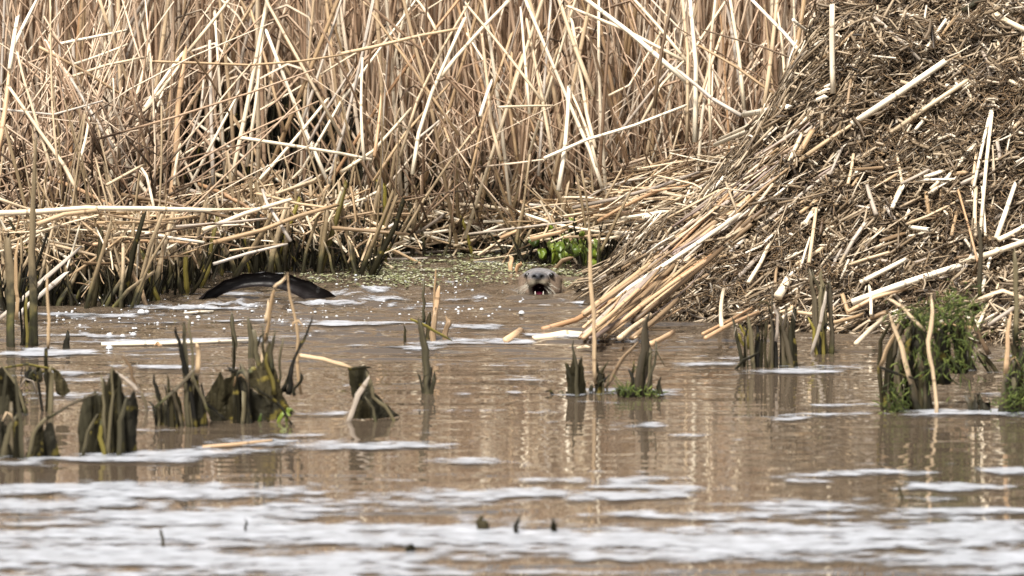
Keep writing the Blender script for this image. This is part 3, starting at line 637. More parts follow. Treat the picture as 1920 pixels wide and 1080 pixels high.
for i in range(95):
    px = random.uniform(-20, 760) if random.random() < .8 else random.uniform(760, 1130); d = float(shore_d(px)) + random.random() * .55 + .02
    x = (px - CX) * d / FPX; L = random.uniform(.22, .62) if px < 760 else random.uniform(.12, .35); a = random.gauss(0, .22); b0 = np.array([x, d, -.03])
    if 330 < px < 640: L *= .7
    t1 = b0 + np.array([math.sin(a) * L, random.gauss(0, .1) * L, math.cos(a) * L]); p0, p1 = proj(b0), proj(t1)
    lab = f"reed rising out of the shallows {lean(*p0, *p1)} {stubzone(px)}"
    stem('shore_reed', [b0, t1], random.choice((4, 5, 6, 8)) * mpp(d), 'stub', lab, 'reed', 'reeds rising out of the shallows', bend=.012)

# added black undergrowth filling the left thicket
shade_mb = MB()  # black blades painted in as the shade between and under the reeds
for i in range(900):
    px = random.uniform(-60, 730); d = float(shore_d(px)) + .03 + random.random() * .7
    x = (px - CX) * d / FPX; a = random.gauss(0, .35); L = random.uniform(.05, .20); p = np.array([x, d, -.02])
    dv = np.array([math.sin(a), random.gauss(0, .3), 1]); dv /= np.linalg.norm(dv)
    shade_mb.tube([p, p + dv * L * .5 + [random.gauss(0, .01), 0, 0], p + dv * L], [.005, .004, .0025], sides=4, flat=.4, cap=False)
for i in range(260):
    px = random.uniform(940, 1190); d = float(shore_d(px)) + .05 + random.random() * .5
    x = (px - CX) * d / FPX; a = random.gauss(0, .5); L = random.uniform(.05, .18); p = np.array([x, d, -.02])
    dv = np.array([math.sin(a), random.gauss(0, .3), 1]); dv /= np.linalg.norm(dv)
    shade_mb.tube([p, p + dv * L * .5, p + dv * L], [.005, .004, .0025], sides=4, flat=.4, cap=False)
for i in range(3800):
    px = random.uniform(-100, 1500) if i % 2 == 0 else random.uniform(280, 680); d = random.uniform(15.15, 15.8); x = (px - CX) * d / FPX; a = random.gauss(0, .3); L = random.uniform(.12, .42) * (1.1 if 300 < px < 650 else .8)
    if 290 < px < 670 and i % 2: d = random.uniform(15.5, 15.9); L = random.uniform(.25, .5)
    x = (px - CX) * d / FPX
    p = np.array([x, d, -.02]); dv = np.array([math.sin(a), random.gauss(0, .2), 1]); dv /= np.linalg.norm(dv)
    shade_mb.tube([p, p + dv * L * .5 + [random.gauss(0, .01), 0, 0], p + dv * L], [.007, .0055, .003], sides=4, flat=.4, cap=False)
tag(shade_mb.build('added_shade_blades', M['black']), 'black blades added as shade under the straw mat and among the reed bases', 'shade_blades', kind='stuff')

# ------------------------------------------------------------------ stalks on the lodge
LST = [
 ([(1350,262),(1450,215),(1552,168)],9,'pale','long pale stalk fanning down-left from the lodge shoulder, uppermost of the bundle'), ([(1340,272),(1445,228),(1549,180)],9,'pale','long pale stalk just below the uppermost one on the lodge shoulder'),
 ([(1395,215),(1440,207),(1480,200)],12,'pale','short thick pale stalk lying level against the top of the lodge flank'), ([(1597,233),(1680,178),(1772,115)],14,'pale','thickest banded pale stalk lying diagonally across the upper lodge face'),
 ([(1500,300),(1560,258),(1600,233)],9,'tan','tan stalk continuing down-left from the thick banded stalk'), ([(1670,250),(1740,200),(1812,152)],10,'pale','pale straight stalk below and right of the thick banded one'), ([(1480,303),(1503,253)],9,'pale','short white stalk piece standing near the left of the lodge face'),
 ([(1497,290),(1522,247)],13,'tan','short thick tan stalk piece beside the short white one on the lodge'), ([(1747,360),(1777,333),(1830,267)],9,'pale','kinked pale stalk with brown top in the middle right of the lodge'), ([(1838,440),(1850,300),(1863,187)],8,'pale','long nearly upright pale stalk at the right of the lodge'),
 ([(1826,350),(1845,260),(1862,190)],7,'pale','thin pale stalk beside the long upright one on the lodge right'), ([(1873,140),(1925,166)],10,'pale','pale stalk sloping right, cut by the right edge below the lodge top'), ([(1855,23),(1925,58)],12,'pale','thick white stalk at the very top right of the lodge'),
 ([(1640,32),(1680,68),(1723,110)],8,'grey','crooked greyish stalk sloping right under the lodge top'), ([(1805,22),(1860,-15)],13,'black','thick black stick poking up from the lodge top'), ([(1597,567),(1700,530),(1800,498)],15,'pale','thick pale split stalk low on the lodge, sloping up to the right'),
 ([(1590,585),(1640,558),(1700,540)],9,'orange','orange tan stalk under the thick split stalk low on the lodge'), ([(1613,530),(1697,487)],10,'pale','pale short stalk above the thick split stalk'), ([(1800,493),(1860,475),(1925,452)],13,'pale','thick pale stalk running off the right edge above the mossy stump'),
 ([(1872,450),(1925,422)],11,'pale','pale stalk above it running off the right edge'), ([(1868,447),(1885,400),(1902,350)],11,'pale','thick white upright stalk at the right edge of the lodge'), ([(1829,443),(1830,355)],9,'pale','white upright stalk, left of a close pair on the lodge right'), ([(1848,443),(1842,350)],6,'pale','thin white upright stalk, right of a close pair on the lodge right'),
 ([(1833,490),(1815,420),(1796,355)],5,'orange','thin orange stem leaning left on the lodge right side'), ([(1673,390),(1692,352)],9,'pale','short white piece slanting right in the middle of the lodge'), ([(1580,487),(1600,450),(1623,417)],9,'grey','greyish flat stalk slanting right at the lodge middle'), ([(1643,403),(1627,352)],10,'grey','short greyish piece slanting left at the lodge middle'),
 ([(1517,493),(1524,440),(1531,388)],8,'tan','upright tan stalk at the centre left of the lodge face'), ([(1403,530),(1425,495),(1443,457)],9,'pale','white tapering blade slanting right near the parallel bundle'), ([(1459,556),(1478,522)],19,'pale','very thick short cut stalk end, white with dark mouth'), ([(1583,500),(1620,487),(1667,473)],7,'tan','tan nearly level stalk in the lower middle of the lodge'),
 ([(1605,644),(1635,615),(1664,593)],10,'pale','pale stalk dipping into the water at the foot of the lodge'), ([(1353,612),(1357,543)],9,'pale','white upright piece near the left foot of the lodge'), ([(1323,634),(1370,608),(1423,585)],9,'orange','orange stalk at the waterline of the lodge foot'), ([(1318,626),(1365,603),(1410,578)],7,'orange','second orange stalk just above the waterline one'),
 ([(1633,590),(1630,537)],7,'pale','thin white upright piece low on the lodge'), ([(1220,645),(1262,623)],12,'orange','short thick orange stalk end at the left foot of the lodge'), ([(1562,175),(1560,14)],12,'pale','tall white broken stalk standing upright on the lodge left shoulder'),
 ([(1690,345),(1720,330),(1742,318)],7,'grey','greyish piece lying level in the upper middle of the lodge'), ([(1745,355),(1760,340)],8,'pale','small white chip lying in the middle right of the lodge'), ([(1700,420),(1740,405),(1790,380)],6,'tan','tan stalk right of the lodge centre'),
 ([(1555,330),(1580,275)],6,'grey','greyish stalk upright left of the lodge centre'), ([(1590,345),(1600,290)],7,'tan','tan upright piece left of the lodge centre'), ([(1540,110),(1570,90),(1600,60)],6,'tan','tan stalk near the lodge top left'), ([(1735,95),(1775,35)],7,'pale','pale short stalk sticking up near the lodge top'),
]
for pts, wpx, tone, lab in LST:
    q = []
    for j, (x, y) in enumerate(pts):
        q.append(hit(x, y, 0.055))
    # keep long stalks straight in depth
    d0, d1 = q[0][1], q[-1][1]
    if lab.startswith('tall white') or 'black stick' in lab: d0 = d1 = max(13.6, min(d0, 13.9))
    q = [at(x, y, d0 + (d1 - d0) * j / (len(pts) - 1) - .015) for j, (x, y) in enumerate(pts)]
    stem('lodge_stalk', q, wpx * .95 * mpp(q[0][1]), tone, lab, 'stalk', 'stalks lying on the lodge', taper=.9, bend=.003)
# the bundle on the left flank, sloping down-left into the water
BND = [([(1160,493),(1220,458),(1282,423),(1400,350)],12,'pale'), ([(1143,541),(1210,524),(1280,505),(1360,480)],10,'tan'), ([(1017,618),(1080,600),(1120,577),(1195,545),(1260,520)],11,'orange'), ([(1105,605),(1180,540),(1290,468),(1390,400)],10,'pale')]
for pts, wpx, tone in BND:
    d0 = 13.35; d1 = float(hit(pts[-1][0], pts[-1][1], .03)[1]) - .03
    d0 = min(float(P(*pts[0])[1]) if pts[0][1] > 560 else 13.9, 14.2)
    q = [at(x, y, d0 + (d1 - d0) * j / (len(pts) - 1)) for j, (x, y) in enumerate(pts)]
    lab = {493: 'thick pale stalk jutting left from the lodge flank above the waterline', 541: 'tan stalk reaching left just above the water from the lodge', 618: 'long orange tan stalk running from the lodge down into the water', 605: 'pale stalk on top of the parallel bundle at the lodge foot'}[pts[0][1]]
    stem('lodge_stalk', q, wpx * .95 * mpp(13.5), tone, lab, 'stalk', 'stalks lying on the lodge', taper=.9)
n_b = 0
for i in range(250):
    t0 = random.random()
    x1 = 1130 + 420 * t0 + random.gauss(0, 20); y1 = np.interp(x1, [1100, 1300, 1430, 1560], [600, 400, 290, 170]) + abs(random.gauss(0, 62)) + 6
    ang = math.radians(random.gauss(38, 6)); L = random.uniform(50, 230)
    x0 = x1 - math.cos(ang) * L; y0 = y1 + math.sin(ang) * L
    if y0 > 634: k = (634 - y1) / (y0 - y1); x0 = x1 + (x0 - x1) * k; y0 = 634
    if y1 > 600 or x0 < 1085 + max(0, 600 - y0) * .25: continue
    a_, b_ = hit(x0, y0, random.uniform(.012, .04)), hit(x1, y1, random.uniform(.018, .052))
    if abs(a_[1] - b_[1]) > .35: b_ = at(x1, y1, a_[1] + .35 * np.sign(b_[1] - a_[1]))
    low = (y0 + y1) / 2 > 430
    tone = random.choice(('tan', 'tan', 'grey', 'brown', 'mauve', 'brown', 'mauve', 'orange') if low else ('pale', 'tan', 'tan', 'grey', 'brown', 'bed', 'mauve'))
    band = 'high on the left flank' if y1 < 300 else ('midway down the left flank' if y1 < 430 else 'low on the left flank')
    sz = 'long' if L > 150 else ('short' if L < 95 else '')
    lab = ' '.join(f"{sz} {TONE[tone]} stalk of the bundle {band} of the lodge".split())
    stem('flank_stalk', [a_, b_], random.choice((3, 4, 5, 6, 8, 10 if low else 5)) * mpp(13.7), tone, lab, 'stalk', 'parallel stalks on the left flank of the lodge', taper=.9, bend=.01)
for i in range(110):
    x0 = random.uniform(1400, 1930); y0 = random.uniform(70, 620)
    if x0 < np.interp(y0, [0, 100, 300, 450, 600], [1600, 1600, 1480, 1420, 1330]): continue
    ang = random.gauss(.7, .6); L = random.uniform(20, 75); x1, y1 = x0 + math.cos(ang) * L, y0 - math.sin(ang) * L
    a_, b_ = hit(x0, y0, .035), hit(x1, y1, .048)
    if abs(a_[1] - b_[1]) > .25: b_ = at(x1, y1, a_[1])
    tone = random.choice(('pale', 'tan', 'tan', 'grey', 'brown'))
    reg = ('upper' if y0 < 230 else 'middle' if y0 < 430 else 'lower') + (' left' if x0 < 1620 else ' right')
    lab = f"{'tiny' if L < 40 else 'short'} {TONE[tone]} chewed stalk piece {'sloping' if abs(ang) < 1 else 'upright'} on the {reg} lodge face"
    stem('chewed_piece', [a_, b_], random.choice((5, 6, 7, 9)) * mpp(13.7), tone, lab, 'stalk piece', 'chewed stalk pieces on the lodge face', taper=.9)

# ------------------------------------------------------------------ stump clumps in the water
def moss(root, d, blobs):
    mb = MB()
    for (cx, cy, sx, sy, n_, up) in blobs:
        for i in range(n_):
            px = random.gauss(cx, sx); py = random.gauss(cy, sy)
            p = at(px, py, d + random.uniform(-.05, .06)); L = random.uniform(.004, .022)
            if p[2] < .001: p[2] = .002
            dv = np.array([random.gauss(0, .7), random.gauss(0, .5), up + random.gauss(0, .5)])
            mb.tube([p, p + dv * L * .5 + [random.gauss(0, .003), 0, 0], p + dv * L], [.0012, .0022, .0008], sides=3, flat=.5, cap=False)
    tag(mb.build('moss', M['moss'], parent=root), kind='stuff')
def sheet(name, outline, d, m, root, rough=.005):
    bm = bmesh.new(); org = np.array(root.location)
    o3 = [at(x, y, d) for x, y in outline]
    vs = [bm.verts.new(Vector(p - org)) for p in o3]; f = bm.faces.new(vs)
    bmesh.ops.triangulate(bm, faces=[f])
    for _ in range(3): bmesh.ops.subdivide_edges(bm, edges=[e_ for e_ in bm.edges if e_.calc_length() > .008], cuts=1, use_grid_fill=False); bmesh.ops.triangulate(bm, faces=bm.faces[:])
    sx = random.uniform(0, 50); cx = sum(p[0] for p in o3) / len(o3) - org[0]
    for v in bm.verts:
        x, z = v.co.x, v.co.z
        a_ = float(fbm(np.array([x * 55 + sx]), np.array([z * 18 + sx]), 3, 5)[0]) - .5
        v.co.y += a_ * rough * 5 + abs(x - cx) * .55
        v.co.x += (float(fbm(np.array([x * 160 + sx]), np.array([z * 160]), 2, 6)[0]) - .5) * .004
        v.co.z += (float(fbm(np.array([x * 190 + sx]), np.array([z * 120]), 2, 7)[0]) - .5) * .008 * (z > .01)
    uvl = bm.loops.layers.uv.new('UVMap')
    for f in bm.faces:
        f.smooth = random.random() < .0
        for l in f.loops: l[uvl].uv = (l.vert.co.x * 14, l.vert.co.z)
    me = bpy.data.meshes.new(name); bm.to_mesh(me); bm.free(); me.materials.append(M[m])
    o = bpy.data.objects.new(name, me); COL.objects.link(o); o.parent = root
    md = o.modifiers.new('thick', 'SOLIDIFY'); md.thickness = .003; md.offset = 0
    return o
def clump(base, label, blades, group='rotting reed stumps in the water', d=None, cat='reed stump', extra=None):
    """blades: (points px root first, half widths px, material, part name, depth offset m)"""
    b0 = P(*base); root = empty('reed_stump', b0, label, cat, group)
    dd = b0[1] if d is None else d
    for (pts, hw, mk, nm, dof) in blades:
        q = [at(x, y, dd + dof) for (x, y) in pts]
        if pts[0][1] >= base[1] - 14: q[0] = q[0] - np.array([0, 0, .03])
        s_ = mpp(dd); hw = [h * s_ for h in hw]
        # finer rings with ragged edges; a broad sheath is a sheaf of torn strips
        mb = MB(); strips = [(0.0, 1.0, 1.0)]; mixed = [M[mk]]
        if mk in ('moss', 'leaf'): pass
        elif max(hw) > 6 * s_ and nm not in ('stem', 'folded_leaf', 'stub', 'stake'):
            ns = 5 if max(hw) > 11 * s_ else 3
            mixed = [M[mk], M['olive'], M['black'], M['stub2'], M['olive_light']]
            strips = [(-.8 + 1.6 * k / (ns - 1) + random.uniform(-.12, .12), .42, random.uniform(.5, 1.0) if k != ns // 2 else 1.0) for k in range(ns)]
        for (uo, wf, top) in strips:
            Q = []; H = []; nseg = (len(q) - 1) * 3; K = max(2, int(round(nseg * top)))
            dj = random.gauss(0, .004) if len(strips) > 1 else 0
            tl = random.gauss(0, .0045) if len(strips) > 1 else 0; bw = random.gauss(0, .002); wf *= random.uniform(.6, 1.5) if len(strips) > 1 else 1
            for j in range(K + 1):
                g = j / 3.0; j0 = min(int(g), len(q) - 2); f_ = g - j0
                c = q[j0] * (1 - f_) + q[j0 + 1] * f_; h_ = hw[j0] * (1 - f_) + hw[j0 + 1] * f_
                Q.append(c + np.array([uo * h_ + tl * j * .6 + bw * math.sin(j) + random.gauss(0, .001), dj + random.gauss(0, .0015), 0])); H.append(max(.0012, h_ * wf * random.uniform(.85, 1.15)))
            if len(strips) > 1: H = [max(x_, max(H) * .5) for x_ in H]
            else: H[-1] *= .6
            mb.tube(Q, H, sides=7, flat=.2 if nm in ('blade', 'fallen_leaf', 'leaf', 'folded_leaf') else .38, roll=random.uniform(-.6, .6), jag=H[-1] * 2.5 + .003, mi=0 if len(mixed) == 1 else random.choice((0, 0, 0, 1, 2, 2, 3, 4)))
        mb.build(nm, mixed, parent=root)
        if len(strips) > 1 and group.startswith('rotting') and random.random() < .75:
            top_ = q[-1] + np.array([random.uniform(-1, 1) * max(hw) * .6, -.012, random.uniform(-.03, 0)]); sg = random.choice((-1, 1)); L = random.uniform(.015, .045)
            if top_[2] > .03:
                tb = MB(); tb.tube([top_ - [sg * L * .3, 0, L * .9], top_ - [sg * .003, 0, .004], top_ + [sg * L * .35, -.003, .002], top_ + [sg * L * random.uniform(.5, .9), -.006, -L * random.uniform(.3, 1.1)]], [.0022, .003, .0028, .001], sides=6, flat=.25, jag=.002)
                tb.build('torn_leaf', M[random.choice(('grey', 'olive_light', 'stub2', 'tan', 'olive'))], parent=root)
    return root
O, OL, K, Yw_ = 'olive', 'olive_light', 'black', 'yellow'
R = clump((205,850), 'broad ragged stump of black and olive leaf bases with a tall middle spike, left foreground', [
 ([(205,852),(207,780),(208,720),(210,688)],[9,8,6,3],OL,'sheath',-.03), ([(228,852),(228,790),(225,730),(222,700)],[6,6,4,2],K,'sheath',-.02), ([(178,852),(176,800),(180,742)],[5,5,3],O,'sheath',-.02),
 ([(222,850),(226,790),(238,745)],[5,5,3],OL,'blade',-.05), ([(150,848),(165,810),(182,778)],[4,4,2],OL,'blade',-.05), ([(200,852),(188,820),(190,790)],[4,5,3],Yw_,'blade',-.045), ([(85,788),(130,760),(190,735)],[2.5,2.5,2.5],'stub2','fallen_leaf',-.02)])
sheet('folded_leaf', [(148, 856), (146, 806), (150, 770), (158, 745), (170, 752), (178, 736), (188, 745), (194, 790), (192, 856)], R.location[1] + -0.005, 'black', R)
sheet('folded_leaf', [(186, 857), (184, 790), (190, 742), (200, 726), (206, 745), (210, 690), (218, 705), (226, 716), (230, 760), (228, 857)], R.location[1] + -0.012, 'olive', R)
sheet('folded_leaf', [(224, 857), (226, 800), (230, 738), (240, 748), (252, 732), (258, 770), (254, 812), (256, 857)], R.location[1] + 0, 'black', R)
sheet('folded_leaf', [(160, 857), (168, 820), (182, 770), (196, 800), (200, 857)], R.location[1] + -0.02, 'olive', R)
R = clump((52,858), 'low pair of dark pointed stumps joined by an arch of leaf, lower left edge', [
  ([(20,860),(22,800),(24,760)],[18,14,9],O,'sheath',0), ([(40,860),(38,790),(28,700)],[5,5,4],OL,'blade',-.03), ([(48,850),(62,815),(80,790),(90,782)],[3,4,4,3],OL,'blade',-.03), ([(5,862),(4,810),(6,785)],[9,9,7],K,'sheath',.02)])
sheet('folded_leaf', [(76, 862), (80, 815), (88, 794), (95, 791), (102, 808), (112, 862)], R.location[1] + 0, 'black', R)
sheet('folded_leaf', [(45, 862), (60, 826), (72, 802), (80, 795), (76, 826), (82, 862)], R.location[1] + -0.01, 'olive', R)
R = clump((20,775), 'dark drooping leaf heap at the left edge of the water', [
 ([(5,780),(8,735),(12,690)],[5,4,3],K,'sheath',-.02), ([(50,765),(30,720),(0,680)],[3,3,2],OL,'blade',-.04)])
sheet('folded_leaf', [(-20, 783), (-15, 700), (4, 688), (18, 702), (30, 718), (42, 745), (52, 783)], R.location[1] + 0, 'olive', R)
sheet('folded_leaf', [(-10, 785), (0, 745), (15, 740), (28, 783)], R.location[1] + -0.02, 'black', R)
R = clump((92,772), 'upright post-like stump with a drooping grey leaf at its right, left water', [
 ([(88,775),(90,720),(88,655)],[9,8,7],O,'sheath',0), ([(92,775),(96,700),(95,690)],[6,5,4],OL,'sheath',-.02),  ([(90,655),(91,600),(89,520)],[3.5,3.5,3],'tan','stem',.01), ([(5,690),(50,683),(100,692)],[2.5,3,2],Yw_,'blade',-.02), ([(62,715),(60,700),(66,690)],[12,12,8],Yw_,'leaf',.03)])
sheet('folded_leaf', [(98, 690), (112, 700), (124, 718), (131, 738), (118, 745), (104, 735)], R.location[1] + 0.005, 'olive', R)
R = clump((330,800), 'loose row of thin olive stumps and leaf blades with a pale split spike', [
 ([(362,800),(358,720),(352,640),(349,600)],[9,10,7,2],OL,'sheath',-.01), ([(378,805),(375,760),(364,700)],[10,8,5],K,'sheath',.01), ([(370,700),(372,660),(371,645)],[5,5,3],'tan','blade',-.02), ([(325,808),(323,760),(320,710)],[8,7,4],O,'sheath',-.01),
 ([(345,806),(342,770),(338,730)],[9,7,4],O,'sheath',.01), ([(300,800),(304,760),(300,738)],[8,7,4],OL,'sheath',.02), ([(290,765),(330,730),(360,698)],[3,4,4],'stub2','fallen_leaf',-.02), ([(312,800),(296,740),(289,705)],[4,4,3],K,'sheath',.03), ([(395,780),(372,730),(362,708)],[3,3,2],OL,'blade',-.03), ([(347,735),(344,690),(346,622)],[4,4,3],K,'sheath',.02)])
sheet('folded_leaf', [(288, 808), (292, 770), (300, 740), (306, 765), (318, 752), (330, 735), (340, 760), (345, 806)], R.location[1] + 0.02, 'olive', R)
sheet('folded_leaf', [(352, 806), (356, 740), (366, 700), (376, 735), (384, 760), (390, 806)], R.location[1] + 0.01, 'black', R)
clump((282,770), 'thin bent tan reed with a broken elbow, standing at the right of the broad stump', [
 ([(280,850),(276,790),(272,752),(262,735)],[3,3,3,3],'stub2','stem',-.02), ([(262,738),(240,715),(222,700)],[4,4,3],'grey','stem',-.02), ([(262,738),(245,690),(228,668)],[3,3,2],'brown','stem',-.01)])
R = clump((462,790), 'wide tent-shaped stump of folded leaves with a bright green foot, left of centre', [
 ([(462,800),(460,740),(458,700),(452,690)],[13,12,11,8],K,'sheath',-.03), ([(447,800),(447,740),(445,692)],[7,8,7],O,'sheath',-.035),
 ([(515,740),(505,700),(500,665)],[5,5,3],Yw_,'leaf',-.01), ([(500,700),(494,660),(490,610)],[9,9,5],OL,'sheath',.03), ([(512,700),(508,660),(516,620)],[4,4,2],OL,'blade',.0), ([(528,735),(536,690),(548,640),(552,600)],[8,7,5,2],O,'sheath',.03), ([(540,740),(545,715),(548,690)],[6,5,4],K,'sheath',.02), ([(552,742),(558,722),(564,703)],[3.5,3.5,3.5],K,'sheath',.01),
 ([(550,778),(520,755),(478,725)],[3,3,2],K,'blade',-.05), ([(385,755),(405,770),(425,788)],[3,3,2],K,'blade',-.05), ([(480,690),(470,695),(447,705)],[4,5,4],OL,'blade',-.03)])
sheet('folded_leaf', [(382, 752), (396, 728), (406, 712), (413, 697), (420, 712), (432, 708), (446, 692), (452, 760), (450, 795), (425, 790), (404, 772)], R.location[1] + 0.01, 'olive', R)
sheet('folded_leaf', [(448, 795), (446, 700), (455, 690), (464, 697), (470, 740), (470, 797)], R.location[1] + -0.01, 'black', R)
sheet('folded_leaf', [(464, 700), (478, 692), (492, 680), (500, 655), (506, 640), (512, 680), (516, 712), (530, 745), (552, 778), (520, 762), (490, 742), (468, 728)], R.location[1] + 0, 'olive', R)
sheet('folded_leaf', [(466, 730), (500, 748), (535, 770), (550, 780), (500, 790), (466, 792)], R.location[1] + -0.005, 'black', R)
sheet('folded_leaf', [(386, 756), (408, 774), (426, 790), (395, 790)], R.location[1] + 0, 'black', R)
clump((512,782), 'small bright yellow green water leaves at the foot of the tent-shaped stump', [([(478,781),(492,778),(506,781)],[2,4,2],'leaf','leaf',-.07), ([(516,780),(530,775),(546,780)],[3,5,2],'leaf','leaf',-.08), ([(500,776),(505,768),(512,764)],[3,4,2],'moss','leaf',-.06), ([(535,772),(541,766),(548,770)],[3,4,2],'leaf','leaf',-.06)], group='green patches at stump feet', cat='water plant')
clump((545,780), 'tall thin tan reed rising from the tent-shaped stump, crossing before the tail', [([(565,740),(558,660),(550,580),(541,515)],[3.2,3,2.8,2],'tan','stem',-.02)], group='thin reeds standing in open water', cat='reed')
clump((500,780), 'bent tan reed with an elbow crossing in front of the tail', [([(497,640),(507,585),(515,540)],[4.5,4.2,4],'tan','stem',-.01), ([(515,540),(525,530),(537,517)],[4,3.5,2.5],'tan','stem',-.01), ([(497,640),(494,660),(492,700)],[4,4,4],'tan','stem',-.01), ([(499,605),(501,590),(502,566)],[4,4,3],'tan','stem',.01)], group='thin reeds standing in open water', cat='reed')
clump((650,685), 'orange tan fallen reed bridging from the tent-shaped stump to the triangular one', [([(556,665),(605,673),(655,688)],[3.5,4,4],'tan','stem',0)], group='thin reeds standing in open water', cat='fallen reed', d=11.9)
R = clump((697,786), 'lone triangular stump of folded leaves with a slanting dry blade, centre left', [
 ([(650,775),(672,740),(692,708)],[5,6,4],'grey','blade',-.04), ([(748,783),(722,762),(700,745),(688,700)],[3,4,4,4],OL,'blade',-.03), ([(705,782),(700,765),(684,745)],[3,3,3],OL,'blade',-.045), ([(655,692),(670,690),(690,688)],[3,4,4],K,'blade',-.02)])
sheet('folded_leaf', [(652, 690), (668, 693), (684, 686), (690, 700), (682, 722), (672, 745), (662, 748), (656, 720)], R.location[1] + 0, 'olive', R)
sheet('folded_leaf', [(684, 690), (692, 705), (702, 735), (722, 760), (749, 784), (705, 786), (678, 780), (670, 750), (680, 725)], R.location[1] + -0.004, 'black', R)
sheet('folded_leaf', [(655, 786), (664, 760), (676, 748), (690, 762), (700, 786)], R.location[1] + -0.015, 'olive', R)
clump((800,738), 'single tall olive stake with a wet black foot leaning left in open water', [([(802,740),(800,690),(794,640),(788,603)],[7,7.5,6.5,6],OL,'stake',0), ([(803,742),(801,715),(799,690)],[8,8,7],K,'sheath',-.004)], cat='reed stump')
clump((818,638), 'group of three brown stubs with a yellow leaf across them, right of the tall stake', [
 ([(812,636),(813,610),(816,585)],[6,6,5],'brown','stub',0), ([(838,630),(838,612),(839,598)],[6,6,5],'brown','stub',.02), ([(802,638),(803,615),(805,588)],[5,5,4],O,'stub',.02), ([(770,598),(800,612),(845,638)],[2.5,3.5,2.5],Yw_,'fallen_leaf',-.03)])
clump((820,640), 'pale thin stick rising behind the brown stubs', [([(816,590),(819,565),(823,542)],[5,5,4.5],'orange','stem',.03), ([(815,620),(815,560),(816,505)],[2.5,2.5,2],'tan','stem',.05), ([(795,605),(795,570),(794,525)],[3.5,3,2.5],OL,'stem',.04)], group='thin reeds standing in open water', cat='reed')
R = clump((1083,742), 'three-pointed dark stump, left one of the pair right of centre', [
 ([(1078,744),(1072,710),(1063,680)],[6,5,2],K,'sheath',0), ([(1085,745),(1081,700),(1076,670),(1075,640)],[5,4,3,1.5],OL,'sheath',-.02), ([(1062,738),(1050,733),(1048,736)],[8,7,3],O,'leaf',.02)])
sheet('folded_leaf', [(1066, 748), (1068, 712), (1060, 680), (1070, 692), (1076, 660), (1083, 690), (1090, 668), (1095, 700), (1100, 748)], R.location[1] + -0.005, 'olive', R)
clump((1118,738), 'small twin-spiked stump with yellow foot beside the three-pointed one', [
 ([(1116,738),(1114,705),(1113,680)],[7,6,4],O,'sheath',0), ([(1130,738),(1130,705),(1130,680)],[7,6,3],K,'sheath',0), ([(1120,738),(1122,720),(1124,705)],[8,7,4],Yw_,'sheath',-.015), ([(1105,736),(1108,728),(1112,722)],[6,5,3],K,'leaf',.01)])
clump((1112,738), 'long thin pale reed standing in the water between otter and lodge', [([(1117,720),(1114,640),(1110,560),(1106,470),(1104,432)],[3.6,3.6,4,3.6,2.5],'tan','stem',-.005)], group='thin reeds standing in open water', cat='reed')
clump((1150,700), 'dark broken reed slanting from the twin-spiked stump up to the pointed stump', [([(1134,708),(1165,675),(1195,645)],[4,4,3.5],'brown','stem',0)], group='thin reeds standing in open water', cat='fallen reed', d=11.95)
R = clump((1208,742), 'tall pointed brown stump with green mossy foot, right one of the pair right of centre', [
 ([(1204,742),(1205,690),(1208,640),(1218,588)],[13,12,9,2],'stub2','stem',0),  ([(1190,738),(1188,700),(1188,665)],[10,7,4],O,'sheath',.01), ([(1213,742),(1214,700),(1216,640)],[8,7,4],OL,'sheath',-.02), ([(1175,744),(1172,738),(1170,730)],[12,10,6],O,'leaf',-.02), ([(1236,742),(1236,725),(1239,710)],[6,5,2],K,'sheath',.0)])
moss(R, P(1208, 742)[1], [(1178, 738, 12, 5, 110, .6), (1215, 740, 12, 5, 90, .6)])
clump((1440,688), 'wide clump of many thin dark spikes in front of the lodge foot', [
 ([(1395,690),(1392,650),(1388,600)],[7,6,3],K,'sheath',0), ([(1415,692),(1408,640),(1402,590)],[5,5,3],OL,'blade',-.02), ([(1425,690),(1424,640),(1420,600)],[12,10,4],O,'sheath',0), ([(1445,692),(1442,630),(1437,545)],[9,9,3],O,'sheath',-.01), ([(1462,692),(1458,650),(1450,600)],[10,9,4],K,'sheath',.01), ([(1480,690),(1478,640),(1478,580)],[12,11,6],'stub2','sheath',0), ([(1495,692),(1490,650),(1485,600)],[6,5,3],O,'blade',-.02), ([(1365,688),(1395,675),(1420,662)],[3,3,2],K,'blade',-.03), ([(1455,640),(1457,590),(1452,570)],[3,3,2],'grey','blade',-.02), ([(1405,655),(1400,630),(1390,610)],[7,9,4],Yw_,'leaf',.02)])
clump((1548,660), 'tall square-topped olive stump standing alone at the lodge foot', [
 ([(1548,662),(1546,600),(1545,540),(1542,510)],[13,12,9,4],OL,'sheath',0), ([(1538,662),(1538,625),(1540,600)],[8,8,5],Yw_,'sheath',-.02), ([(1560,655),(1558,600),(1556,530)],[6,5,4],'stub2','blade',-.01), ([(1520,650),(1540,600),(1548,550)],[3,4,3],'grey','blade',-.03)])
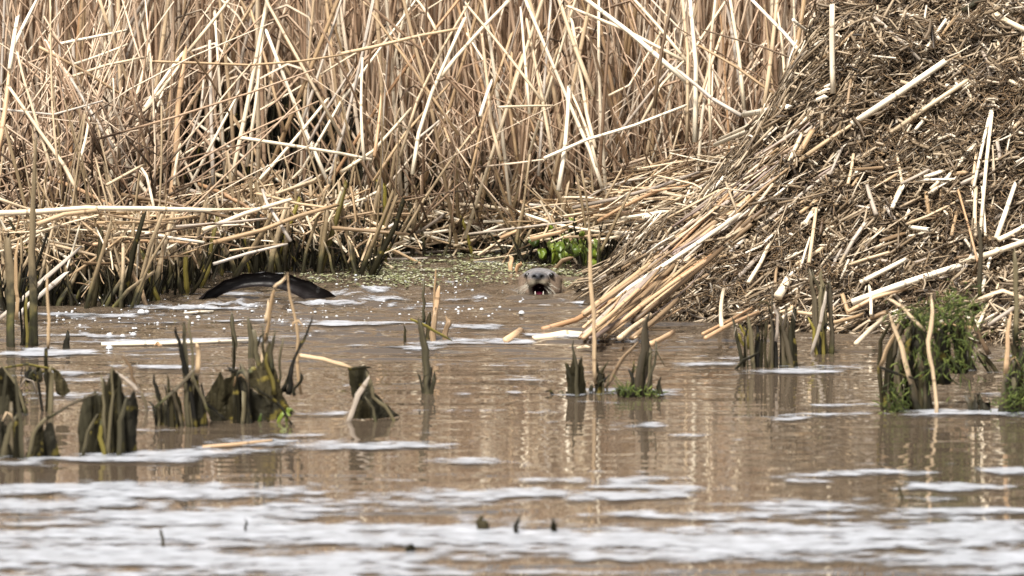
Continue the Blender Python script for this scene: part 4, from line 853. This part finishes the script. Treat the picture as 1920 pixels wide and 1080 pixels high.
R = clump((1745,770), 'large moss-draped stump with hanging green algae and a tan reed in front, right side', [
 ([(1672,775),(1665,700),(1668,640),(1685,590)],[20,20,18,10],'stub2','sheath',0), ([(1700,765),(1698,700),(1705,640)],[20,20,18],K,'sheath',.03), ([(1735,768),(1735,720),(1732,660)],[16,16,14],K,'sheath',.01), ([(1765,720),(1760,650),(1755,590)],[20,20,14],O,'sheath',.04), ([(1800,700),(1800,640),(1790,590)],[16,18,12],O,'sheath',.05), ([(1712,660),(1715,610),(1722,580)],[14,12,6],OL,'sheath',.03), ([(1820,690),(1822,640),(1828,600)],[7,6,4],'stub2','sheath',.03),
 ([(1756,768),(1748,690),(1742,640),(1744,555)],[4,4,4.5,3.5],'tan','stem',-.06), ([(1708,720),(1690,650),(1668,590)],[5,5,3],'tan','blade',-.05), ([(1650,690),(1670,640),(1685,610)],[5,6,3],'tan','blade',-.04), ([(1735,620),(1690,575),(1665,560)],[3,3,3],'tan','blade',-.03), ([(1648,688),(1680,700),(1720,712)],[3,3,2],K,'blade',-.05)])
moss(R, P(1745, 770)[1], [(1735, 595, 28, 11, 260, -.6), (1790, 575, 26, 18, 300, -.6), (1800, 630, 18, 30, 170, -1), (1770, 680, 30, 18, 120, -1), (1678, 755, 13, 16, 220, .6), (1735, 650, 25, 30, 90, -1), (1690, 700, 12, 30, 60, -1)])
clump((1840,700), 'reddish brown bent stem and thin stubs between the mossy stump and the right edge', [
 ([(1855,665),(1835,630),(1822,585)],[5,5,4],'brown','stem',0), ([(1885,690),(1888,650),(1885,600)],[4,4,3],OL,'stub',0), ([(1870,690),(1845,672),(1838,655)],[8,8,6],K,'sheath',.02), ([(1838,560),(1838,500),(1835,420)],[4.5,4.5,4],'stub2','stem',.05), ([(1920,560),(1880,545),(1835,560)],[4,4,3],'tan','blade',.04), ([(1820,700),(1815,680),(1818,650)],[16,14,6],K,'sheath',.04)])
R = clump((1895,775), 'dark green mossy stump cut by the right edge of the picture', [
 ([(1895,778),(1893,720),(1900,660)],[20,17,12],O,'sheath',0), ([(1918,778),(1918,700),(1915,620)],[14,12,8],O,'sheath',.01), ([(1885,700),(1890,640),(1895,590)],[5,4,3],'orange','blade',-.02), ([(1905,640),(1905,540),(1903,470)],[6,5,5],OL,'stem',.04)])
clump((1838,772), 'small dark block-like stump between two larger mossy ones', [([(1838,775),(1838,755),(1842,738)],[14,12,8],'stub2','sheath',0), ([(1855,778),(1852,765),(1848,750)],[8,7,4],K,'sheath',.01)])
moss(R, P(1895, 775)[1], [(1900, 755, 14, 14, 200, .6), (1912, 690, 12, 30, 120, -1)])
# the thick old stems at the far left
clump((40,650), 'tall thick cluster of old stems with black wet feet at the far left edge', [
 ([(22,652),(20,580),(18,500),(14,440)],[9,10,9,7],'stub3','stem',0), ([(62,650),(62,560),(60,470),(62,380),(68,260)],[9,9,7,5,3],'stub3','stem',.01), ([(42,652),(40,590),(42,540),(44,500)],[9,8,6,4],K,'sheath',.02), ([(30,600),(30,540),(34,450)],[4,4,3],'tan','blade',-.03), ([(52,652),(50,600),(48,560)],[3,3,3],Yw_,'blade',-.02)], cat='reed clump')
for lab, pts, hw, mk in (('greyish reed lying slantwise across the far left stems, lower one', [(-10,625),(50,575),(122,513)], [4,4.5,5], 'grey'), ('greyish reed lying slantwise across the far left stems, upper one', [(-5,600),(60,545),(150,465)], [3.5,4,4], 'grey'), ('dark slanting stub reaching up-right out of the water left of the tail', [(195,577),(240,545),(287,512)], [5,5,4.5], 'stub'), ('short slanting reed beside it, thinner', [(125,570),(150,545),(176,520)], [3,3,3], 'stub'), ('orange slanting stub left of the tail', [(278,572),(265,545),(240,490)], [4,5,4], 'orange')):
    clump(pts[0] if pts[0][0] > 0 else (20, 620), lab, [(pts, hw, mk, 'stem', -.02)], group='slanting reeds at the left shore', cat='reed', d=13.35 if pts[0][0] < 0 else None)
# small things in the water
for (px, py, h, w_, mk, lab) in ((127,655,30,8,K,'small dark stub alone in the scum at the left'), (903,996,22,15,O,'olive leaf tip poking out of the foreground scum, largest of three'), (970,1003,34,6,K,'thin dark spike in the foreground scum, middle of three'), (1040,1000,24,7,O,'blunt olive tip in the foreground scum, right of three'), (768,1034,10,12,O,'small olive lump in the foreground scum'),
    (438,648,62,6,OL,'thin upright stick left of the tent-shaped stump'), (438,712,80,4,O,'lower thin stick left of the tent-shaped stump'), (470,670,68,8,OL,'thick upright stub behind the tent-shaped stump'), (758,640,30,3,O,'tiny grass spike in open water left of the tall stake'), (303,1030,40,4,O,'thin blurred twig in the lower left scum'), (460,1000,26,3,O,'faint short twig in the foreground scum'), (1690,935,24,4,O,'short twig in the scum at the lower right')):
    clump((px, py), lab, [([(px, py + 2), (px + random.uniform(-2, 2), py - h * .5), (px + random.uniform(-4, 4), py - h)], [w_, w_ * .85, w_ * .5], mk, 'stub', 0)], group='small lone stubs in the water', cat='reed stub')
clump((985,487), 'pinkish forked stub standing behind the otter head', [([(958,512),(957,495),(956,478)],[4,5,4.5],'orange','stub',.0), ([(966,505),(972,498),(978,493)],[4,4,3.5],'orange','stub',-.01)], cat='reed stub', d=14.55)
def floater(lab, pts, hw, mk, nm='floating_reed'):
    q = [P(x, y, .006) for x, y in pts]; s_ = mpp(q[0][1])
    mb = MB(); mb.tube(q, [h * s_ for h in hw], sides=8, flat=.6, jag=.004); tag(mb.build(nm, M[mk], loc=q[0]), lab, 'floating reed', 'reeds floating on the water')
floater('long pale straight reed floating left of the tail stump row', [(190,645),(300,643),(480,638)], [4,4.5,2.5], 'pale')
floater('short fat orange reed end floating below the otter', [(948,639),(965,629),(978,620)], [7,8,8], 'orange')
floater('broad pale sodden leaf floating at the tip of the lodge', [(1000,634),(1060,627),(1130,630)], [5,10,6], 'pale')
floater('pale flat chip floating under the pointed stump', [(1082,653),(1098,651),(1112,653)], [3,5,3], 'pale')
floater('pinkish reed floating in the scum at the lower left', [(380,838),(440,834),(510,826)], [3,4,3], 'orange')
floater('pale reed floating near the tail', [(345,587),(370,585),(400,584)], [2,4,3], 'pale')
floater('thin pale reed lying in shallow water at the back channel', [(700,478),(780,474),(860,470)], [2.5,3.5,2.5], 'grey')
floater('grey drowned reed behind the duckweed', [(640,490),(720,486),(800,484)], [2.5,3.5,2.5], 'grey')
floater('small pink leaf floating on the brown water at left', [(290,647),(297,645),(303,648)], [2,7,2], 'orange', 'floating_leaf')

# ------------------------------------------------------------------ green plant behind the otter
gp = P(1062, 500); root = empty('green_water_plant', gp, 'bright green leafy plant at the shore behind and right of the otter', 'plant')
for i in range(44):
    px = random.gauss(1068, 26); py = random.gauss(464, 22)
    if py > 500: continue
    c = at(px, py, gp[1] + random.uniform(-.06, .10)); s_ = random.uniform(.012, .024)
    n = np.array([random.gauss(0, .6), -1, random.gauss(.5, .6)]); n /= np.linalg.norm(n); u_ = np.cross(n, [0, 0, 1]); u_ /= np.linalg.norm(u_); v_ = np.cross(n, u_)
    ring = [c + s_ * (u_ * math.cos(k) * .8 + v_ * math.sin(k)) * random.uniform(.55, 1.25) + n * s_ * .3 * math.cos(2 * k) for k in np.arange(8) * math.pi / 4]
    back = [p - n * .0012 for p in ring]
    mb = MB(); mb.add(ring + back + [c + n * s_ * .1], [(k, (k + 1) % 8, 16) for k in range(8)] + [tuple(range(15, 7, -1))] + [(k + 8, (k + 1) % 8 + 8, (k + 1) % 8, k) for k in range(8)], None)
    lf = mb.build('leaf', M['leaf' if random.random() < .6 else 'moss'], parent=root)
for i in range(9):
    px = random.uniform(1045, 1100); p = at(px, 503, gp[1] + random.uniform(0, .05)); p[2] = -.01
    mb = MB(); mb.tube([p, p + [random.gauss(0, .01), 0, .05], p + [random.gauss(0, .02), 0, .10]], [.002, .002, .001], sides=5); mb.build('leaf_stem', M['moss'], parent=root)
clump((1100,505), 'orange cut reed lying beside the green plant behind the otter', [([(995,449),(1030,440),(1060,432)],[5,4.5,4.5],'orange','stem',0)], group='fallen reeds behind the otter', cat='fallen reed', d=14.6)
clump((1040,505), 'dark slanting branch under the green plant', [([(1022,505),(1055,488),(1075,482)],[4,4,4],'brown','stem',0)], group='fallen reeds behind the otter', cat='fallen reed')

# ------------------------------------------------------------------ otter (one body: head, sunken back, arched tail)
def surface_nets(F, org, h):
    ins = F < 0
    nx, ny, nz_ = F.shape
    c = lambda i, j, k: (slice(i, nx - 1 + i), slice(j, ny - 1 + j), slice(k, nz_ - 1 + k))
    cnt = np.zeros((nx - 1, ny - 1, nz_ - 1), np.float32); acc = np.zeros((nx - 1, ny - 1, nz_ - 1, 3), np.float32)
    cor = [(i, j, k) for i in (0, 1) for j in (0, 1) for k in (0, 1)]
    anyi = np.zeros(cnt.shape, bool); alli = np.ones(cnt.shape, bool)
    for q in cor: anyi |= ins[c(*q)]; alli &= ins[c(*q)]
    act = anyi & ~alli
    for a_ in cor:
        for ax in range(3):
            if a_[ax]: continue
            b_ = list(a_); b_[ax] = 1
            fa, fb = F[c(*a_)], F[c(*b_)]; sc = ((fa < 0) != (fb < 0)) & act
            t_ = np.where(sc, fa / np.where(sc, fa - fb, 1), 0)
            for d_ in range(3): acc[..., d_] += np.where(sc, a_[d_] + (t_ if d_ == ax else 0), 0)
            cnt += sc
    I = np.argwhere(act); vid = -np.ones(cnt.shape, np.int64); vid[act] = np.arange(len(I))
    V = (I + acc[act] / cnt[act][:, None]) * h + org
    faces = []
    for ax in range(3):
        sl0 = [slice(1, -1)] * 3; sl1 = [slice(1, -1)] * 3; sl0[ax] = slice(0, -1); sl1[ax] = slice(1, None)
        s0, s1 = ins[tuple(sl0)], ins[tuple(sl1)]
        b1, b2 = [(1, 2), (2, 0), (0, 1)][ax]
        for flip in (False, True):
            E = np.argwhere((s0 & ~s1) if not flip else (~s0 & s1))
            if not len(E): continue
            base = E.copy()
            for q_ in range(3):
                if q_ != ax: base[:, q_] += 1
            def cell(o1, o2):
                g = base.copy(); g[:, b1] -= o1; g[:, b2] -= o2; return vid[g[:, 0], g[:, 1], g[:, 2]]
            qd = np.stack([cell(1, 1), cell(0, 1), cell(0, 0), cell(1, 0)], 1)
            faces.append(qd[:, ::-1] if flip else qd)
    return V, np.concatenate(faces)
def smin(a, b, k):
    h = np.clip(0.5 + 0.5 * (b - a) / k, 0, 1); return b * (1 - h) + a * h - k * h * (1 - h)
H0 = P(1011, 552)
hs_ = 0.0032
x_lo, x_hi = TL[0] - .10, H0[0] + .12
gx_ = np.arange(x_lo, x_hi, hs_); gy_ = np.arange(H0[1] - .10, H0[1] + .16, hs_); gz_ = np.arange(-.20, .10, hs_)
GX, GY, GZ = np.meshgrid(gx_.astype(np.float32), gy_.astype(np.float32), gz_.astype(np.float32), indexing='ij')
def ell(c, r, rot=0.0):
    x, y, z = GX - c[0], GY - c[1], GZ - c[2]
    if rot: ca, sa = math.cos(rot), math.sin(rot); y, z = y * ca + z * sa, -y * sa + z * ca
    k0 = np.sqrt((x / r[0]) ** 2 + (y / r[1]) ** 2 + (z / r[2]) ** 2); k1 = np.sqrt((x / r[0] ** 2) ** 2 + (y / r[1] ** 2) ** 2 + (z / r[2] ** 2) ** 2) + 1e-6
    return k0 * (k0 - 1) / k1
def capsule(a, b, ra, rb):
    a = np.array(a); b = np.array(b); ab = b - a; L2 = ab @ ab
    t_ = np.clip(((GX - a[0]) * ab[0] + (GY - a[1]) * ab[1] + (GZ - a[2]) * ab[2]) / L2, 0, 1)
    return np.sqrt((GX - a[0] - t_ * ab[0]) ** 2 + (GY - a[1] - t_ * ab[1]) ** 2 + (GZ - a[2] - t_ * ab[2]) ** 2) - (ra + (rb - ra) * t_)
hx, hy = H0[0], H0[1]
HK = 1.12
def hp(x, y, z): return (hx + x * HK, hy + y * HK, z * HK)
TY = TR[1] + .01
tail_px = [(335,594,.010), (365,576,.0125), (395,553,.0145), (425,536,.0165), (460,526,.0185), (500,524,.0205), (540,531,.0245), (575,545,.0285), (605,564,.034), (640,590,.040)]
tp = [(at(x, y, TY + .04 * (1 - i / 9)), r_) for i, (x, y, r_) in enumerate(tail_px)]
spine = tp + [(np.array([tp[-1][0][0] + .10, TY + .0, -.095]), .058), (np.array([hx - .22, TY + .03, -.105]), .065), (np.array([hx - .06, hy + .10, -.085]), .06), (np.array(hp(0, .075, -.03)), .048)]
F = None
for (a_, ra), (b_, rb) in zip(spine[:-1], spine[1:]):
    c_ = capsule(a_, b_, ra, rb); F = c_ if F is None else smin(F, c_, .006)
F = smin(F, ell(hp(.002, .045, .022), tuple(HK * q_ for q_ in (.055, .062, .040))), .02)          # skull
F = smin(F, ell(hp(-.028, .018, .006), tuple(HK * q_ for q_ in (.026, .034, .024))), .015)        # cheeks
F = smin(F, ell(hp(.030, .020, .006), tuple(HK * q_ for q_ in (.026, .034, .024))), .015)
F = smin(F, ell(hp(-.004, -.012, .042), tuple(HK * q_ for q_ in (.027, .042, .018)), -.25), .015)  # upper muzzle
F = smin(F, ell(hp(-.017, -.030, .034), tuple(HK * q_ for q_ in (.015, .020, .013))), .008)       # whisker pads
F = smin(F, ell(hp(.010, -.030, .034), tuple(HK * q_ for q_ in (.015, .020, .013))), .008)
F = smin(F, ell(hp(-.002, -.012, -.002), tuple(HK * q_ for q_ in (.022, .034, .011)), .15), .012) # lower jaw
F = smin(F, ell(hp(-.046, .050, .032), tuple(HK * q_ for q_ in (.010, .006, .010))), .005)        # ears
F = smin(F, ell(hp(.050, .050, .032), tuple(HK * q_ for q_ in (.010, .006, .010))), .005)
F = smin(F, ell(hp(-.029, .012, .049), tuple(HK * q_ for q_ in (.011, .013, .007))), .006)        # brow ridges
F = smin(F, ell(hp(.027, .012, .049), tuple(HK * q_ for q_ in (.011, .013, .007))), .006)
mouth = ell(hp(.0005, -.038, .0165), tuple(HK * q_ for q_ in (.0175, .045, .0145)))
F = -smin(-F, mouth, .005)
for s_ in (-.0125, .0085): # nostrils
    F = -smin(-F, ell(hp(s_ - .001, -.053, .050), tuple(HK * q_ for q_ in (.0050, .010, .0042))), .002)
V_, Q_ = surface_nets(F, np.array([gx_[0], gy_[0], gz_[0]]), hs_)
del GX, GY, GZ, F
OT = np.array([hx, hy, 0.0])
otter = empty('otter', OT, 'wet dark otter swimming, head up with open mouth, long tail arched above the water', 'otter')
me = bpy.data.meshes.new('body'); V_ = V_ - OT
me.from_pydata(V_.tolist(), [], Q_.tolist()); me.update(); me.validate()
me.polygons.foreach_set('use_smooth', np.full(len(me.polygons), True))
ca = me.color_attributes.new('fur', 'FLOAT_COLOR', 'POINT')
x, y, z = V_[:, 0] / HK, V_[:, 1] / HK, V_[:, 2] / HK
dark = np.array([.010, .008, .008]); brown = np.array([.15, .11, .08]); pale = np.array([.15, .135, .10]); grey = np.array([.15, .145, .15]); mo = np.array([.02, .004, .006])
col = np.tile(dark, (len(V_), 1))
def blend(col, k, c): return col * (1 - k[:, None]) + c * k[:, None]
head = np.clip((x + .09) / .02, 0, 1)
col = blend(col, head * .9, brown)
col = blend(col, head * np.clip((z - .040) / .012, 0, 1), grey)
ml = np.exp(-(((x + .003) / .028) ** 2 + ((z - .028) / .017) ** 2) ** 2) * (y < .01)
col = blend(col, ml * .9, pale)
nose_ = np.exp(-(((x + .003) / .017) ** 2 + ((z - .052) / .009) ** 2) ** 2) * (y < -.015)
col = blend(col, nose_, np.array([.035, .036, .042]))
md = 1 - np.clip((((x - .0005) / .0185) ** 2 + ((z - .0165) / .0155) ** 2) ** .5 * 3 - 2.6, 0, 1)
col = blend(col, md * (y < .01) * (y > -.060), mo)
for s_ in (-.0135, .0075):
    col = blend(col, np.clip(1.6 - np.hypot(x - s_, z - .050) / .0045, 0, 1) * (y < -.02), np.array([.004, .004, .004]))
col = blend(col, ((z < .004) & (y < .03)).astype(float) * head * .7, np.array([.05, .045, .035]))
ca.data.foreach_set('color', np.concatenate([col, np.ones((len(col), 1))], 1).astype(np.float32).ravel())
m, t, b = mat('wet_fur'); at_ = N(t, 'ShaderNodeAttribute'); at_.attribute_name = 'fur'
tc = N(t, 'ShaderNodeTexCoord'); mp = N(t, 'ShaderNodeMapping'); mp.inputs['Scale'].default_value = (150, 150, 420); t.links.new(tc.outputs['Object'], mp.inputs[0])
n = N(t, 'ShaderNodeTexNoise'); n.inputs['Scale'].default_value = 1; n.inputs['Detail'].default_value = 4; t.links.new(mp.outputs[0], n.inputs['Vector'])
r = ramp(t, [(.3, (.6, .6, .6)), (.7, (1.35, 1.35, 1.35))]); t.links.new(n.outputs['Fac'], r.inputs[0])
t.links.new(mixc(t, 1.0, at_.outputs['Color'], r.outputs[0], 'MULTIPLY'), b.inputs['Base Color'])
b.inputs['Roughness'].default_value = .40; b.inputs['Specular IOR Level'].default_value = .14
bp = N(t, 'ShaderNodeBump'); bp.inputs['Strength'].default_value = .35; bp.inputs['Distance'].default_value = .0015; t.links.new(n.outputs['Fac'], bp.inputs['Height']); t.links.new(bp.outputs[0], b.inputs['Normal'])
me.materials.append(m); o = bpy.data.objects.new('body', me); COL.objects.link(o); o.parent = otter
def ball(name, c, r, m, parent, sc=(1, 1, 1)):
    bm = bmesh.new(); bmesh.ops.create_uvsphere(bm, u_segments=14, v_segments=10, radius=1)
    c = [q_ * HK for q_ in c]; r = r * HK
    for v in bm.verts: v.co = Vector((v.co.x * r * sc[0] + c[0], v.co.y * r * sc[1] + c[1], v.co.z * r * sc[2] + c[2]))
    me = bpy.data.meshes.new(name); bm.to_mesh(me); bm.free(); me.materials.append(m)
    for p in me.polygons: p.use_smooth = True
    o = bpy.data.objects.new(name, me); COL.objects.link(o); o.parent = parent; return o
eye_m = simple('otter_eye', (.006, .005, .004), .05, .8); tooth_m = simple('tooth', (.42, .39, .33), .4); tong_m = simple('tongue', (.35, .05, .10), .3)
ball('eye', (-.0300, -.004, .0490), .0066, eye_m, otter); ball('eye', (.0310, -.002, .0490), .0066, eye_m, otter)
ball('tongue', (-.0005, -.012, .004), .010, tong_m, otter, (1, 1.6, .5))
for s_ in (-.0095, .0095):
    mb = MB(); mb.tube([OT + np.array([s_, -.040, .000]) * HK, OT + np.array([s_ * 1.05, -.043, .006]) * HK, OT + np.array([s_ * 1.1, -.044, .013]) * HK], [.0030, .0024, .0008], sides=6); mb.build('tooth', tooth_m, parent=otter)
mb = MB(); mb.tube([OT + np.array([-.009, -.042, .002]) * HK, OT + np.array([-.0005, -.045, .002]) * HK, OT + np.array([.009, -.042, .002]) * HK], [.0016, .0016, .0016], sides=6); mb.build('tooth', tooth_m, parent=otter)
wh_m = simple('whisker', (.42, .39, .32), .4)
for s_ in (-1, 1):
    mb = MB()
    for i in range(13):
        p = OT + np.array([-.003 + s_ * random.uniform(.012, .027), -.040 + random.uniform(0, .012), random.uniform(.018, .036)]) * HK
        L = random.uniform(.03, .055); d_ = np.array([s_ * random.uniform(.5, 1), random.uniform(-.5, .1), random.uniform(-.8, -.1)]); d_ /= np.linalg.norm(d_)
        mb.tube([p, p + d_ * L * .5, p + d_ * L + [0, 0, -.006]], [.0005, .0004, .0002], sides=3, cap=False)
    tag(mb.build('whiskers', wh_m, parent=otter), kind='stuff')
